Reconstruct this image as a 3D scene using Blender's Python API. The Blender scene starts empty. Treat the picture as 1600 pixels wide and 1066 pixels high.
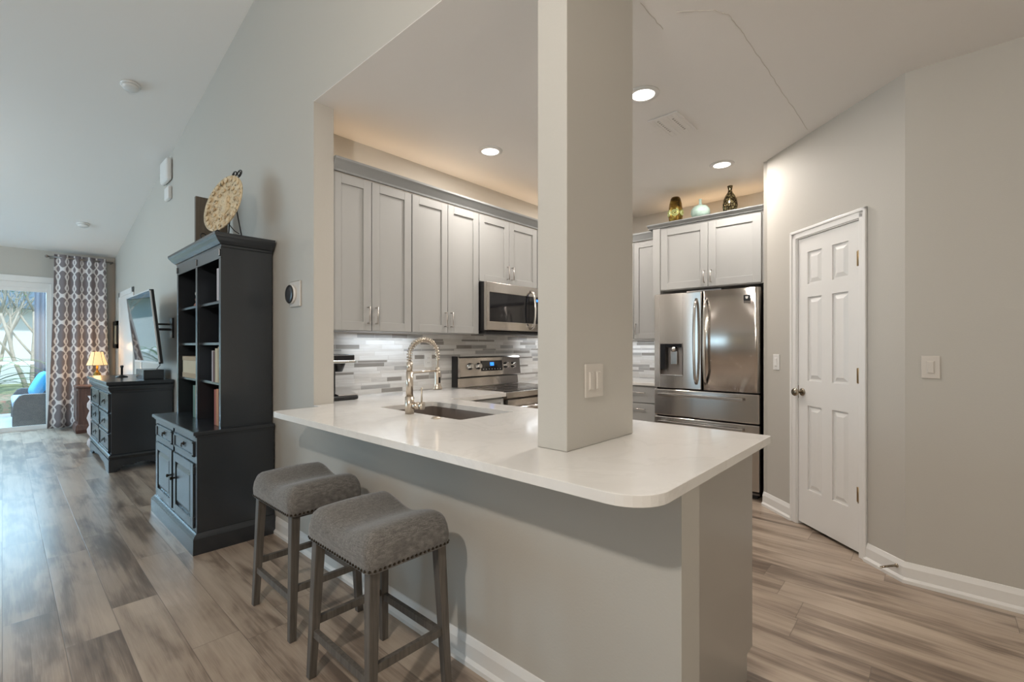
import bpy, bmesh, math, random
from mathutils import Vector, Matrix
random.seed(7)
R = math.radians
S = bpy.context.scene
COL = S.collection

# ------------------------------------------------------------------ camera
CAM_H = 1.265
cd = bpy.data.cameras.new('camera'); cam = bpy.data.objects.new('camera', cd); COL.objects.link(cam)
cd.sensor_fit = 'HORIZONTAL'; cd.sensor_width = 36.0
cd.lens = 36.0 * 726.0 / 1600.0
cd.shift_y = 9.0 / 1600.0
cd.clip_start = 0.05; cd.clip_end = 200
cam.location = (0, 0, CAM_H)
cam.rotation_euler = (R(90), 0, R(42.36 - 90))
S.camera = cam

# ------------------------------------------------------------------ colour / exposure
S.view_settings.view_transform = 'Standard'
S.view_settings.look = 'None'
S.view_settings.gamma = 1.0
S.view_settings.use_curve_mapping = False
S.view_settings.exposure = -0.18

# ------------------------------------------------------------------ world (bright overcast blue sky)
w = bpy.data.worlds.new('sky'); S.world = w; w.use_nodes = True
nt = w.node_tree; nt.nodes.clear()
wo = nt.nodes.new('ShaderNodeOutputWorld'); bg = nt.nodes.new('ShaderNodeBackground')
tc = nt.nodes.new('ShaderNodeTexCoord'); sx = nt.nodes.new('ShaderNodeSeparateXYZ'); cr = nt.nodes.new('ShaderNodeValToRGB')
nt.links.new(tc.outputs['Generated'], sx.inputs[0]); nt.links.new(sx.outputs['Z'], cr.inputs[0])
cr.color_ramp.elements[0].position = 0.0; cr.color_ramp.elements[0].color = (0.62, 0.86, 1.0, 1)
cr.color_ramp.elements[1].position = 0.25; cr.color_ramp.elements[1].color = (0.30, 0.66, 1.0, 1)
nt.links.new(cr.outputs[0], bg.inputs[0]); bg.inputs[1].default_value = 1.5
nt.links.new(bg.outputs[0], wo.inputs[0])

# ------------------------------------------------------------------ lights
def light(name, kind, loc, power, col, rot=(0, 0, 0), size=None, size_y=None, radius=None, spot=None):
    l = bpy.data.lights.new(name, kind); l.energy = power; l.color = col
    if kind == 'AREA':
        l.shape = 'RECTANGLE' if size_y else 'DISK'
        l.size = size
        if size_y: l.size_y = size_y
    if radius is not None: l.shadow_soft_size = radius
    if spot: l.spot_size = R(spot); l.spot_blend = 0.9
    o = bpy.data.objects.new(name, l); COL.objects.link(o); o.location = loc; o.rotation_euler = rot
    return o
COOL = (0.56, 0.81, 1.0); NEUT = (1.0, 0.95, 0.88); WARM = (1.0, 0.66, 0.36)
# daylight through the glazed slider in the far wall and the windows of the living room's west wall
light('daylight_slider', 'AREA', (-0.8, 12.3, 3.3), 720, COOL, (R(-52), 0, 0), 3.6, 2.2)
sun = light('garden_sun', 'SUN', (0, 8, 12), 5.5, (1.0, 0.97, 0.92), (R(38), 0, 0)); sun.data.angle = R(3)
light('daylight_west', 'AREA', (-4.06, 7.4, 1.45), 110, COOL, (0, R(-90), 0), 1.9, 2.4)
light('daylight_west', 'AREA', (-4.06, 4.45, 1.25), 15, COOL, (0, R(-90), 0), 2.1, 1.0)
light('fill_front', 'AREA', (0.4, -2.45, 1.5), 68, (1.0, 0.96, 0.91), (R(90), 0, R(180)), 2.6, 1.8)  # added fill from behind the camera; the back wall has no window
# lamps of the dining corner and of the living room
light('dining_lamp', 'POINT', (-0.75, 0.58, 2.45), 130, (1.0, 0.93, 0.85), radius=0.05)
light('living_lamp', 'POINT', (-1.7, 7.0, 2.5), 48, (1.0, 0.95, 0.88), radius=0.09)
# recessed cans
CANS = [(2.475, 2.478), (3.92, 1.277), (2.519, 1.261), (3.92, 2.46)]
for cx, cy in CANS:
    light('can_light', 'AREA', (cx, cy, 2.725), 13, (1.0, 0.93, 0.86), (0, 0, 0), 0.13)
# under-cabinet strips (cool) and over-cabinet strips (warm)
light('under_cabinet_strip', 'AREA', (1.90, 2.97, 1.355), 1.4, (0.78, 0.89, 1.0), (0, 0, 0), 0.55, 0.03)
light('under_cabinet_strip', 'AREA', (3.75, 2.97, 1.355), 1.1, (0.86, 0.93, 1.0), (0, 0, 0), 0.55, 0.03)
light('under_cabinet_strip', 'AREA', (4.75, 2.40, 1.335), 1.1, (0.86, 0.93, 1.0), (0, 0, 0), 0.03, 0.55)
light('over_cabinet_strip', 'AREA', (2.9, 2.97, 2.44), 2.2, WARM, (R(180), 0, 0), 3.0, 0.04)
light('over_cabinet_strip', 'AREA', (4.7, 1.6, 2.47), 1.3, WARM, (R(180), 0, 0), 0.04, 1.0)

# ------------------------------------------------------------------ material helpers
class NT:
    def __init__(s, name):
        s.m = bpy.data.materials.new(name); s.m.use_nodes = True; s.t = s.m.node_tree; s.t.nodes.clear()
        s.out = s.t.nodes.new('ShaderNodeOutputMaterial')
        s.b = s.t.nodes.new('ShaderNodeBsdfPrincipled'); s.t.links.new(s.b.outputs[0], s.out.inputs[0])
    def n(s, k): return s.t.nodes.new(k)
    def l(s, a, b): s.t.links.new(a, b)
    def val(s, x, sock):
        if isinstance(x, (int, float)): sock.default_value = x
        else: s.l(x, sock)
    def math(s, op, a, b=None, c=None):
        n = s.n('ShaderNodeMath'); n.operation = op
        s.val(a, n.inputs[0])
        if b is not None: s.val(b, n.inputs[1])
        if c is not None: s.val(c, n.inputs[2])
        return n.outputs[0]
    def coords(s, kind='Object'):
        n = s.n('ShaderNodeTexCoord'); return n.outputs[kind]
    def geo(s): return s.n('ShaderNodeNewGeometry').outputs['Position']
    def sep(s, v):
        n = s.n('ShaderNodeSeparateXYZ'); s.l(v, n.inputs[0]); return n.outputs
    def comb(s, x, y, z):
        n = s.n('ShaderNodeCombineXYZ')
        for i, q in enumerate((x, y, z)): s.val(q, n.inputs[i])
        return n.outputs[0]
    def noise(s, v, scale, detail=3, rough=0.5, dist=0.0):
        n = s.n('ShaderNodeTexNoise'); s.l(v, n.inputs['Vector']); n.inputs['Scale'].default_value = scale
        n.inputs['Detail'].default_value = detail; n.inputs['Roughness'].default_value = rough
        n.inputs['Distortion'].default_value = dist; return n.outputs['Fac']
    def white(s, v):
        n = s.n('ShaderNodeTexWhiteNoise'); n.noise_dimensions = '3D'; s.l(v, n.inputs['Vector']); return n.outputs['Value']
    def ramp(s, f, stops, interp='LINEAR'):
        n = s.n('ShaderNodeValToRGB'); s.val(f, n.inputs[0]); n.color_ramp.interpolation = interp
        e = n.color_ramp.elements
        while len(e) < len(stops): e.new(0.5)
        for i, (p, c) in enumerate(stops):
            e[i].position = p; e[i].color = (c, c, c, 1) if isinstance(c, (int, float)) else (*c, 1)
        return n.outputs[0]
    def mix(s, f, a, b, mode='MIX'):
        n = s.n('ShaderNodeMix'); n.data_type = 'RGBA'; n.blend_type = mode; s.val(f, n.inputs[0])
        for x, i in ((a, 6), (b, 7)):
            if isinstance(x, tuple): n.inputs[i].default_value = (*x, 1)
            else: s.l(x, n.inputs[i])
        return n.outputs[2]
    def set(s, **k):
        for key, v in k.items():
            i = s.b.inputs[key.replace('_', ' ')]
            if isinstance(v, tuple): i.default_value = (*v, 1) if len(v) == 3 else v
            elif isinstance(v, (int, float)): i.default_value = v
            else: s.l(v, i)
        return s
    def bump(s, h, strength=0.2, dist=0.01):
        n = s.n('ShaderNodeBump'); n.inputs['Strength'].default_value = strength; n.inputs['Distance'].default_value = dist
        s.l(h, n.inputs['Height']); s.l(n.outputs[0], s.b.inputs['Normal'])

def plain(name, col, rough=0.5, metal=0.0, var=0.05, vs=6.0, spec=0.5, bump=0.0, bs=60, coat=0.0):
    """paint / plastic with slight procedural variation"""
    s = NT(name); g = s.geo()
    f = s.noise(g, vs, 3)
    c = s.mix(f, tuple(x * (1 - var) for x in col), tuple(min(1, x * (1 + var)) for x in col))
    s.set(Base_Color=c, Roughness=rough, Metallic=metal)
    s.b.inputs['Specular IOR Level'].default_value = spec
    s.b.inputs['Coat Weight'].default_value = coat
    if bump: s.bump(s.noise(g, bs, 2), bump, 0.004)
    return s.m
def emis(name, col, strength):
    s = NT(name); s.set(Base_Color=col, Roughness=0.5); s.b.inputs['Emission Color'].default_value = (*col, 1)
    s.b.inputs['Emission Strength'].default_value = strength; return s.m

M = {}
M['wall'] = plain('greige_wall_paint', (0.50, 0.478, 0.435), 0.6, var=0.02, vs=1.2, spec=0.3, bump=0.10, bs=140)
M['ceiling'] = plain('flat_ceiling_paint', (0.82, 0.80, 0.775), 0.8, var=0.015, vs=1.0, spec=0.2, bump=0.12, bs=160)
M['white'] = plain('white_trim_paint', (0.76, 0.75, 0.73), 0.35, var=0.02)
M['cab'] = plain('light_grey_cabinet_paint', (0.40, 0.40, 0.39), 0.42, var=0.02)
M['crown'] = plain('grey_crown_paint', (0.30, 0.31, 0.31), 0.45, var=0.02)
M['endpanel'] = plain('taupe_grey_laminate', (0.36, 0.335, 0.30), 0.30, var=0.04, vs=3)
M['black'] = plain('black_plastic', (0.012, 0.012, 0.013), 0.3)
M['gasket'] = plain('dark_gap', (0.01, 0.009, 0.009), 0.8)
M['iron'] = plain('black_wrought_iron', (0.012, 0.011, 0.010), 0.45)
M['plate_white'] = plain('white_plastic', (0.74, 0.73, 0.71), 0.35)
M['plate_beige'] = plain('beige_plastic', (0.60, 0.56, 0.51), 0.4)
M['teak'] = plain('hinge_brass', (0.42, 0.30, 0.16), 0.35, metal=1.0)
M['pull'] = plain('nickel_pull', (0.56, 0.53, 0.50), 0.3, metal=1.0)
M['nickel'] = plain('satin_nickel', (0.66, 0.58, 0.49), 0.28, metal=1.0)
M['knobmetal'] = plain('aged_nickel', (0.36, 0.31, 0.24), 0.22, metal=1.0)
M['chrome'] = plain('polished_steel', (0.72, 0.70, 0.68), 0.16, metal=1.0)
M['glassblack'] = plain('black_glass', (0.015, 0.015, 0.017), 0.06)
M['darkwood'] = plain('slate_black_furniture_paint', (0.018, 0.022, 0.027), 0.26, var=0.05, vs=4, spec=0.8)
M['darkhandle'] = plain('antique_bronze', (0.05, 0.04, 0.03), 0.35, metal=1.0)
M['tvframe'] = plain('silver_bezel', (0.62, 0.64, 0.66), 0.3)
M['screen'] = plain('television_screen', (0.02, 0.022, 0.028), 0.03, spec=1.0)
M['sinksteel'] = plain('sink_composite', (0.25, 0.21, 0.185), 0.45, metal=0.4)

def steel(name, col, axis='z', rough=0.24):
    s = NT(name); g = s.geo(); x = s.sep(g)
    sc = {'z': (90, 90, 1.2), 'h': (2, 2, 220)}[axis]
    v = s.comb(s.math('MULTIPLY', x[0], sc[0]), s.math('MULTIPLY', x[1], sc[1]), s.math('MULTIPLY', x[2], sc[2]))
    f = s.noise(v, 1.0, 2)
    big = s.noise(s.comb(s.math('MULTIPLY', x[0], 3.0), s.math('MULTIPLY', x[1], 3.0), s.math('MULTIPLY', x[2], 0.2)), 1.5, 2)
    r = s.math('ADD', s.math('MULTIPLY', f, 0.06), rough - 0.03)
    s.set(Base_Color=s.mix(big, tuple(c * 0.9 for c in col), col), Metallic=1.0, Roughness=r)
    tg = s.n('ShaderNodeTangent'); tg.direction_type = 'RADIAL'; tg.axis = 'Z'; s.l(tg.outputs[0], s.b.inputs['Tangent'])
    s.b.inputs['Anisotropic'].default_value = 0.97; s.b.inputs['Anisotropic Rotation'].default_value = 0.25
    return s.m
M['steel'] = steel('brushed_stainless', (0.66, 0.62, 0.58), rough=0.185)
M['steeld'] = steel('dark_stainless', (0.30, 0.27, 0.25), rough=0.35)

# quartz worktop
s = NT('white_quartz'); g = s.geo()
f = s.noise(g, 2.2, 5, 0.6, 1.5)
s.set(Base_Color=s.ramp(f, [(0.30, (0.73, 0.71, 0.68)), (0.48, (0.76, 0.74, 0.71)), (0.52, (0.73, 0.71, 0.68)), (0.56, (0.77, 0.75, 0.72))]), Roughness=0.12)
M['quartz'] = s.m

# plank floor: boards 0.178 m wide along Y
s = NT('vinyl_plank_floor'); x = s.sep(s.geo())
row = s.math('FLOOR', s.math('DIVIDE', x[0], 0.178)); fx = s.math('FRACT', s.math('DIVIDE', x[0], 0.178))
off = s.white(s.comb(row, 3.3, 1.7))
u = s.math('ADD', s.math('DIVIDE', x[1], 1.22), off); col_i = s.math('FLOOR', u); fu = s.math('FRACT', u)
idn = s.white(s.comb(row, col_i, 9.1)); id2 = s.white(s.comb(col_i, row, 4.4))
v1 = s.comb(s.math('ADD', s.math('MULTIPLY', x[0], 5.0), s.math('MULTIPLY', idn, 37.0)), s.math('MULTIPLY', x[1], 1.0), s.math('MULTIPLY', id2, 19.0))
n1 = s.noise(v1, 1.6, 3, 0.5, 0.6)
v2 = s.comb(s.math('ADD', s.math('MULTIPLY', x[0], 34.0), s.math('MULTIPLY', idn, 53.0)), s.math('MULTIPLY', x[1], 1.1), s.math('MULTIPLY', id2, 7.0))
n2 = s.noise(v2, 1.0, 4, 0.6, 0.8)
v3 = s.comb(s.math('MULTIPLY', x[0], 260.0), s.math('MULTIPLY', x[1], 9.0), idn)
n3 = s.noise(v3, 1.0, 3, 0.6)
t = s.math('ADD', s.math('ADD', s.math('MULTIPLY', n1, 0.74), s.math('MULTIPLY', n2, 0.32)), s.math('ADD', s.math('MULTIPLY', n3, 0.14), s.math('MULTIPLY', s.math('SUBTRACT', idn, 0.5), 0.16)))
cfl = s.ramp(t, [(0.44, (0.14, 0.102, 0.077)), (0.54, (0.235, 0.178, 0.136)), (0.62, (0.36, 0.282, 0.218)), (0.76, (0.46, 0.375, 0.295))])
seam = s.math('MINIMUM', s.math('MINIMUM', fx, s.math('SUBTRACT', 1.0, fx)), s.math('MULTIPLY', s.math('MINIMUM', fu, s.math('SUBTRACT', 1.0, fu)), 6.85))
sm = s.ramp(seam, [(0.0, 0.0), (0.012, 1.0)])
s.set(Base_Color=s.mix(sm, (0.15, 0.115, 0.09), cfl), Roughness=s.math('ADD', 0.27, s.math('MULTIPLY', n3, 0.06)))
s.b.inputs['Specular IOR Level'].default_value = 0.55
s.bump(sm, 0.15, 0.002)
M['floor'] = s.m

# mosaic backsplash, axis = horizontal axis index
def mosaic(name, ax):
    s = NT(name); x = s.sep(s.geo()); h = x[ax]
    P = 0.082
    zz = s.math('DIVIDE', x[2], P); zi = s.math('FLOOR', zz); zf = s.math('FRACT', zz)
    a = s.math('GREATER_THAN', zf, 0.22); b = s.math('GREATER_THAN', zf, 0.62)
    row = s.math('ADD', s.math('MULTIPLY', zi, 3.0), s.math('ADD', a, b))
    r1 = s.white(s.comb(row, 1.1, 5.0))
    ln = s.math('ADD', 0.13, s.math('MULTIPLY', s.white(s.comb(row, 7.7, 2.0)), 0.13))
    u = s.math('ADD', s.math('DIVIDE', h, ln), s.math('MULTIPLY', r1, 9.0)); ui = s.math('FLOOR', u); uf = s.math('FRACT', u)
    idn = s.white(s.comb(row, ui, 3.0))
    c = s.ramp(idn, [(0.0, (0.60, 0.575, 0.54)), (0.30, (0.66, 0.645, 0.62)), (0.60, (0.52, 0.50, 0.475)), (0.72, (0.34, 0.33, 0.315)), (0.86, (0.25, 0.23, 0.21))], 'CONSTANT')
    c = s.mix(0.25, c, s.ramp(s.noise(s.comb(s.math('MULTIPLY', h, 8.0), s.math('MULTIPLY', x[2], 60.0), row), 1.0, 3), [(0.3, 0.35), (0.7, 0.8)]), 'OVERLAY')
    e1 = s.math('MULTIPLY', s.math('MINIMUM', uf, s.math('SUBTRACT', 1.0, uf)), 6.0)
    d0 = s.math('ABSOLUTE', zf); d1 = s.math('ABSOLUTE', s.math('SUBTRACT', zf, 0.22)); d2 = s.math('ABSOLUTE', s.math('SUBTRACT', zf, 0.62)); d3 = s.math('SUBTRACT', 1.0, zf)
    e2 = s.math('MULTIPLY', s.math('MINIMUM', s.math('MINIMUM', d0, d1), s.math('MINIMUM', d2, d3)), 3.0)
    g = s.ramp(s.math('MINIMUM', e1, e2), [(0.0, 0.0), (0.10, 1.0)])
    s.set(Base_Color=s.mix(g, (0.58, 0.56, 0.53), c), Roughness=s.math('ADD', 0.14, s.math('MULTIPLY', idn, 0.2)))
    s.bump(g, 0.25, 0.002)
    return s.m
M['mosaicX'] = mosaic('strip_mosaic_tile', 0); M['mosaicY'] = mosaic('strip_mosaic_tile_side', 1)

# linen fabric of the stools
s = NT('grey_tweed_linen'); g = s.coords('Object'); x = s.sep(g)
a = s.noise(s.comb(s.math('MULTIPLY', x[0], 420.0), s.math('MULTIPLY', x[1], 40.0), s.math('MULTIPLY', x[2], 420.0)), 1.0, 2)
b = s.noise(s.comb(s.math('MULTIPLY', x[0], 40.0), s.math('MULTIPLY', x[1], 420.0), s.math('MULTIPLY', x[2], 60.0)), 1.0, 2)
t = s.math('ADD', s.math('MULTIPLY', a, 0.5), s.math('MULTIPLY', b, 0.5))
s.set(Base_Color=s.ramp(t, [(0.32, (0.068, 0.063, 0.058)), (0.5, (0.132, 0.123, 0.113)), (0.68, (0.230, 0.216, 0.201))]), Roughness=0.9)
s.b.inputs['Sheen Weight'].default_value = 0.3
s.bump(t, 0.5, 0.002); M['linen'] = s.m

def wood(name, c0, c1, rough=0.5, ax=2):
    s = NT(name); x = s.sep(s.coords('Object')); k = [70.0, 70.0, 70.0]; k[ax] = 4.0
    v = s.comb(*[s.math('MULTIPLY', x[i], k[i]) for i in range(3)])
    s.set(Base_Color=s.ramp(s.noise(v, 1.0, 4, 0.6), [(0.3, c0), (0.7, c1)]), Roughness=rough); return s.m
M['stoolwood'] = wood('weathered_grey_wood', (0.060, 0.052, 0.045), (0.135, 0.118, 0.100), 0.45)
M['cherry'] = wood('brown_cherry_wood', (0.075, 0.035, 0.028), (0.15, 0.075, 0.055), 0.35)
M['brownboard'] = wood('brown_board', (0.085, 0.068, 0.050), (0.12, 0.098, 0.072), 0.6)

# curtain lattice (uses UV: u = metres along cloth, v = metres up)
s = NT('lattice_print_curtain'); x = s.sep(s.coords('UV'))
cu = s.math('COSINE', s.math('MULTIPLY', x[0], 2 * math.pi / 0.23))
v = s.math('MULTIPLY', x[1], 2 * math.pi / 0.41)
hh = s.math('ADD', s.math('MULTIPLY', s.math('COSINE', v), 0.42), s.math('MULTIPLY', s.math('COSINE', s.math('MULTIPLY', v, 2.0)), 0.46))
g1 = s.math('ABSOLUTE', s.math('SUBTRACT', cu, hh)); g2 = s.math('ABSOLUTE', s.math('ADD', cu, hh))
m = s.math('MINIMUM', g1, g2)
f = s.ramp(m, [(0.24, 1.0), (0.32, 0.0)])
s.set(Base_Color=s.mix(f, (0.21, 0.185, 0.195), (0.72, 0.70, 0.70)), Roughness=0.9)
M['curtain'] = s.m

def fabric(name, col, sc=300, rough=0.95):
    return plain(name, col, rough, var=0.12, vs=sc, spec=0.2)
M['sheer'] = fabric('grey_blue_drape', (0.11, 0.12, 0.15))
M['cream'] = fabric('cream_drape', (0.72, 0.62, 0.42))
M['blue'] = fabric('sky_blue_cushion', (0.10, 0.42, 0.75)); M['paleblue'] = fabric('pale_grey_cushion', (0.34, 0.42, 0.52))
M['whitecloth'] = fabric('white_cotton', (0.72, 0.66, 0.66))
# wicker
s = NT('grey_wicker'); x = s.sep(s.geo())
a = s.math('SINE', s.math('MULTIPLY', x[2], 260.0)); b = s.math('SINE', s.math('MULTIPLY', s.math('ADD', x[0], x[1]), 260.0))
s.set(Base_Color=s.ramp(s.math('MULTIPLY', a, b), [(0.0, (0.05, 0.05, 0.056)), (1.0, (0.16, 0.165, 0.18))]), Roughness=0.6); M['wicker'] = s.m
# outdoors
M['patio'] = plain('patio_concrete', (0.42, 0.42, 0.41), 0.8, var=0.15, vs=3)
s = NT('flower_bed'); g = s.geo(); s.set(Base_Color=s.ramp(s.noise(g, 9, 4, 0.7), [(0.35, (0.05, 0.09, 0.04)), (0.5, (0.35, 0.33, 0.22)), (0.62, (0.55, 0.25, 0.2))]), Roughness=0.95); M['bed'] = s.m
s = NT('lawn'); g = s.geo(); s.set(Base_Color=s.ramp(s.noise(g, 5, 4, 0.7), [(0.35, (0.14, 0.2, 0.08)), (0.6, (0.35, 0.36, 0.2))]), Roughness=0.95); M['lawn'] = s.m
M['bark'] = plain('pale_bark', (0.42, 0.38, 0.32), 0.9, var=0.3, vs=14)
M['leaf'] = plain('green_leaf', (0.10, 0.20, 0.05), 0.5, var=0.4, vs=9)
M['stucco'] = plain('white_stucco', (0.66, 0.72, 0.76), 0.8); M['roofgrey'] = plain('blue_grey_roof', (0.15, 0.21, 0.27), 0.8)
M['celadon'] = plain('celadon_glaze', (0.42, 0.56, 0.50), 0.15, var=0.2, vs=60, bump=0.2, bs=90)
s = NT('bronze_lustre_glaze'); g = s.geo()
s.set(Base_Color=s.ramp(s.noise(g, 14, 2, 0.5, 0.5), [(0.35, (0.03, 0.022, 0.008)), (0.5, (0.20, 0.11, 0.02)), (0.65, (0.34, 0.26, 0.06))]), Metallic=0.75, Roughness=0.25); M['bronze'] = s.m
M['greenglaze'] = plain('green_gold_glaze', (0.45, 0.50, 0.22), 0.25, metal=0.1, var=0.3, vs=50)
s = NT('mercury_mosaic_glaze'); vo = s.n('ShaderNodeTexVoronoi'); s.l(s.geo(), vo.inputs['Vector']); vo.inputs['Scale'].default_value = 38; vo.feature = 'DISTANCE_TO_EDGE'
s.set(Base_Color=s.ramp(vo.outputs['Distance'], [(0.05, (0.03, 0.02, 0.01)), (0.2, (0.28, 0.24, 0.13))]), Metallic=0.9, Roughness=0.18); M['mercury'] = s.m
# carved plate
s = NT('carved_ivory_resin'); g = s.coords('Object')
n1 = s.noise(g, 22, 4, 0.6, 1.2); n2 = s.noise(g, 34, 1, 0.5)
s.set(Base_Color=s.mix(s.ramp(n2, [(0.66, 0.0), (0.72, 1.0)]), s.ramp(n1, [(0.35, (0.40, 0.29, 0.17)), (0.5, (0.66, 0.53, 0.34)), (0.7, (0.74, 0.62, 0.43))]), (0.13, 0.09, 0.03)), Roughness=0.6)
s.bump(n1, 0.7, 0.01); M['carved'] = s.m
s = NT('lampshade_cloth'); s.set(Base_Color=(0.85, 0.66, 0.36), Roughness=0.8)
s.b.inputs['Emission Color'].default_value = (1.0, 0.62, 0.25, 1); s.b.inputs['Emission Strength'].default_value = 0.75; M['shade'] = s.m
M['can'] = emis('can_lens', (1.0, 0.93, 0.85), 6.0)
M['led_blue'] = emis('blue_display', (0.03, 0.25, 1.0), 1.6)
# window glass: transparent with a weak mirror coat
s = NT('window_glass'); tr = s.n('ShaderNodeBsdfTransparent'); gl = s.n('ShaderNodeBsdfGlossy'); mx = s.n('ShaderNodeMixShader')
tr.inputs[0].default_value = (0.92, 0.96, 0.97, 1); gl.inputs['Roughness'].default_value = 0.02; mx.inputs[0].default_value = 0.08
s.l(tr.outputs[0], mx.inputs[1]); s.l(gl.outputs[0], mx.inputs[2]); s.l(mx.outputs[0], s.out.inputs[0]); M['glass'] = s.m
BK = {}
for k, c in dict(cream=(0.50, 0.42, 0.28), brown=(0.10, 0.04, 0.03), red=(0.32, 0.07, 0.04), orange=(0.45, 0.19, 0.08), green=(0.08, 0.15, 0.11), white=(0.55, 0.50, 0.52), rust=(0.25, 0.09, 0.05), tan=(0.36, 0.26, 0.15)).items():
    BK[k] = plain('book_cloth_' + k, c, 0.7)
M['paper'] = plain('book_paper', (0.6, 0.55, 0.45), 0.9)

# ------------------------------------------------------------------ mesh helpers
ORG = {}
def root(name, loc, label, cat, group=None, rz=0.0):
    o = bpy.data.objects.new(name, None); COL.objects.link(o); o.empty_display_size = 0.1
    o.location = loc; o.rotation_euler = (0, 0, rz); o['label'] = label; o['category'] = cat
    if group: o['group'] = group
    ORG[o.name] = Vector(loc); return o

class MB:
    def __init__(s): s.b = bmesh.new(); s.F = Matrix.Identity(4)
    def frame(s, org, u, n):
        """local x = u (2D), local y = n (2D outward), z up"""
        s.F = Matrix(((u[0], n[0], 0, org[0]), (u[1], n[1], 0, org[1]), (0, 0, 1, org[2] if len(org) > 2 else 0), (0, 0, 0, 1))); return s
    def mat(s, m): s.F = m; return s
    def _tv(s, vs):
        for v in vs: v.co = s.F @ v.co
    def box(s, x0, x1, y0, y1, z0, z1, bev=0.0, seg=2):
        r = bmesh.ops.create_cube(s.b, size=1.0); vs = r['verts']
        for v in vs: v.co = Vector(((x0 + x1) / 2 + v.co.x * (x1 - x0), (y0 + y1) / 2 + v.co.y * (y1 - y0), (z0 + z1) / 2 + v.co.z * (z1 - z0)))
        if bev:
            es = list({e for v in vs for e in v.link_edges})
            r = bmesh.ops.bevel(s.b, geom=es, offset=bev, segments=seg, affect='EDGES', profile=0.5)
            vs = list({v for f in r['faces'] for v in f.verts} | {v for v in vs if v.is_valid})
            # bevel returns only new geometry; collect whole island
            st = list(vs); seen = set(st)
            while st:
                v = st.pop()
                for e in v.link_edges:
                    o = e.other_vert(v)
                    if o not in seen: seen.add(o); st.append(o)
            vs = list(seen)
        s._tv(vs); return s
    def frustum(s, x0, x1, z0, z1, y0, y1, ins):
        """raised panel: big rectangle at depth y0, inset rectangle at y1"""
        a = [s.b.verts.new(s.F @ Vector(p)) for p in ((x0, y0, z0), (x1, y0, z0), (x1, y0, z1), (x0, y0, z1))]
        c = [s.b.verts.new(s.F @ Vector(p)) for p in ((x0 + ins, y1, z0 + ins), (x1 - ins, y1, z0 + ins), (x1 - ins, y1, z1 - ins), (x0 + ins, y1, z1 - ins))]
        s.b.faces.new(c); s.b.faces.new(a[::-1])
        for i in range(4): s.b.faces.new((a[i], a[(i + 1) % 4], c[(i + 1) % 4], c[i]))
        return s
    def cone(s, p0, p1, r0, r1, n=20, caps=True):
        p0, p1 = Vector(p0), Vector(p1); d = p1 - p0; L = d.length
        q = d.to_track_quat('Z', 'Y').to_matrix().to_4x4()
        m = Matrix.Translation((p0 + p1) / 2) @ q
        r = bmesh.ops.create_cone(s.b, cap_ends=caps, cap_tris=False, segments=n, radius1=r0, radius2=r1, depth=L, matrix=s.F @ m)
        for f in {f for v in r['verts'] for f in v.link_faces}:
            if len(f.verts) == 4: f.smooth = True
        return s
    def cyl(s, p0, p1, r, n=20): return s.cone(p0, p1, r, r, n)
    def sphere(s, c, r, sc=(1, 1, 1), n=16):
        q = bmesh.ops.create_uvsphere(s.b, u_segments=n, v_segments=max(6, n // 2 + 2), radius=r)
        for v in q['verts']: v.co = s.F @ Vector((v.co.x * sc[0] + c[0], v.co.y * sc[1] + c[1], v.co.z * sc[2] + c[2]))
        for f in {f for v in q['verts'] for f in v.link_faces}: f.smooth = True
        return s
    def tube(s, pts, r, n=8, closed=False, caps=True):
        pts = [Vector(p) for p in pts]; N = len(pts); rings = []
        up = Vector((0, 0, 1)); prev = None
        for i, p in enumerate(pts):
            if closed: d = pts[(i + 1) % N] - pts[i - 1]
            else: d = pts[min(i + 1, N - 1)] - pts[max(i - 1, 0)]
            d.normalize()
            if prev is None:
                a = d.orthogonal().normalized()
            else:
                a = (prev - d * prev.dot(d)); a = a.normalized() if a.length > 1e-6 else d.orthogonal().normalized()
            prev = a; b = d.cross(a)
            rr = r[i] if isinstance(r, (list, tuple)) else r
            rings.append([s.b.verts.new(s.F @ (p + (a * math.cos(2 * math.pi * k / n) + b * math.sin(2 * math.pi * k / n)) * rr)) for k in range(n)])
        for i in range(N if closed else N - 1):
            A, B = rings[i], rings[(i + 1) % N]
            for k in range(n):
                f = s.b.faces.new((A[k], A[(k + 1) % n], B[(k + 1) % n], B[k])); f.smooth = True
        if caps and not closed: s.b.faces.new(rings[0][::-1]); s.b.faces.new(rings[-1])
        return s
    def lathe(s, prof, c=(0, 0, 0), n=28, axis='z', cap=True):
        rings = []
        for r, h in prof:
            ring = []
            for k in range(n):
                t = 2 * math.pi * k / n; a, b = r * math.cos(t), r * math.sin(t)
                p = {'z': (a, b, h), 'y': (a, h, b), 'x': (h, a, b)}[axis]
                ring.append(s.b.verts.new(s.F @ Vector((p[0] + c[0], p[1] + c[1], p[2] + c[2]))))
            rings.append(ring)
        for A, B in zip(rings, rings[1:]):
            for k in range(n):
                f = s.b.faces.new((A[k], A[(k + 1) % n], B[(k + 1) % n], B[k])); f.smooth = True
        if cap: s.b.faces.new(rings[0][::-1]); s.b.faces.new(rings[-1])
        return s
    def prism(s, poly, z0, z1, bev=0.0):
        lo = [s.b.verts.new(s.F @ Vector((x, y, z0))) for x, y in poly]; hi = [s.b.verts.new(s.F @ Vector((x, y, z1))) for x, y in poly]
        n = len(poly); s.b.faces.new(lo[::-1]); s.b.faces.new(hi)
        for i in range(n): s.b.faces.new((lo[i], lo[(i + 1) % n], hi[(i + 1) % n], hi[i]))
        return s
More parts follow.
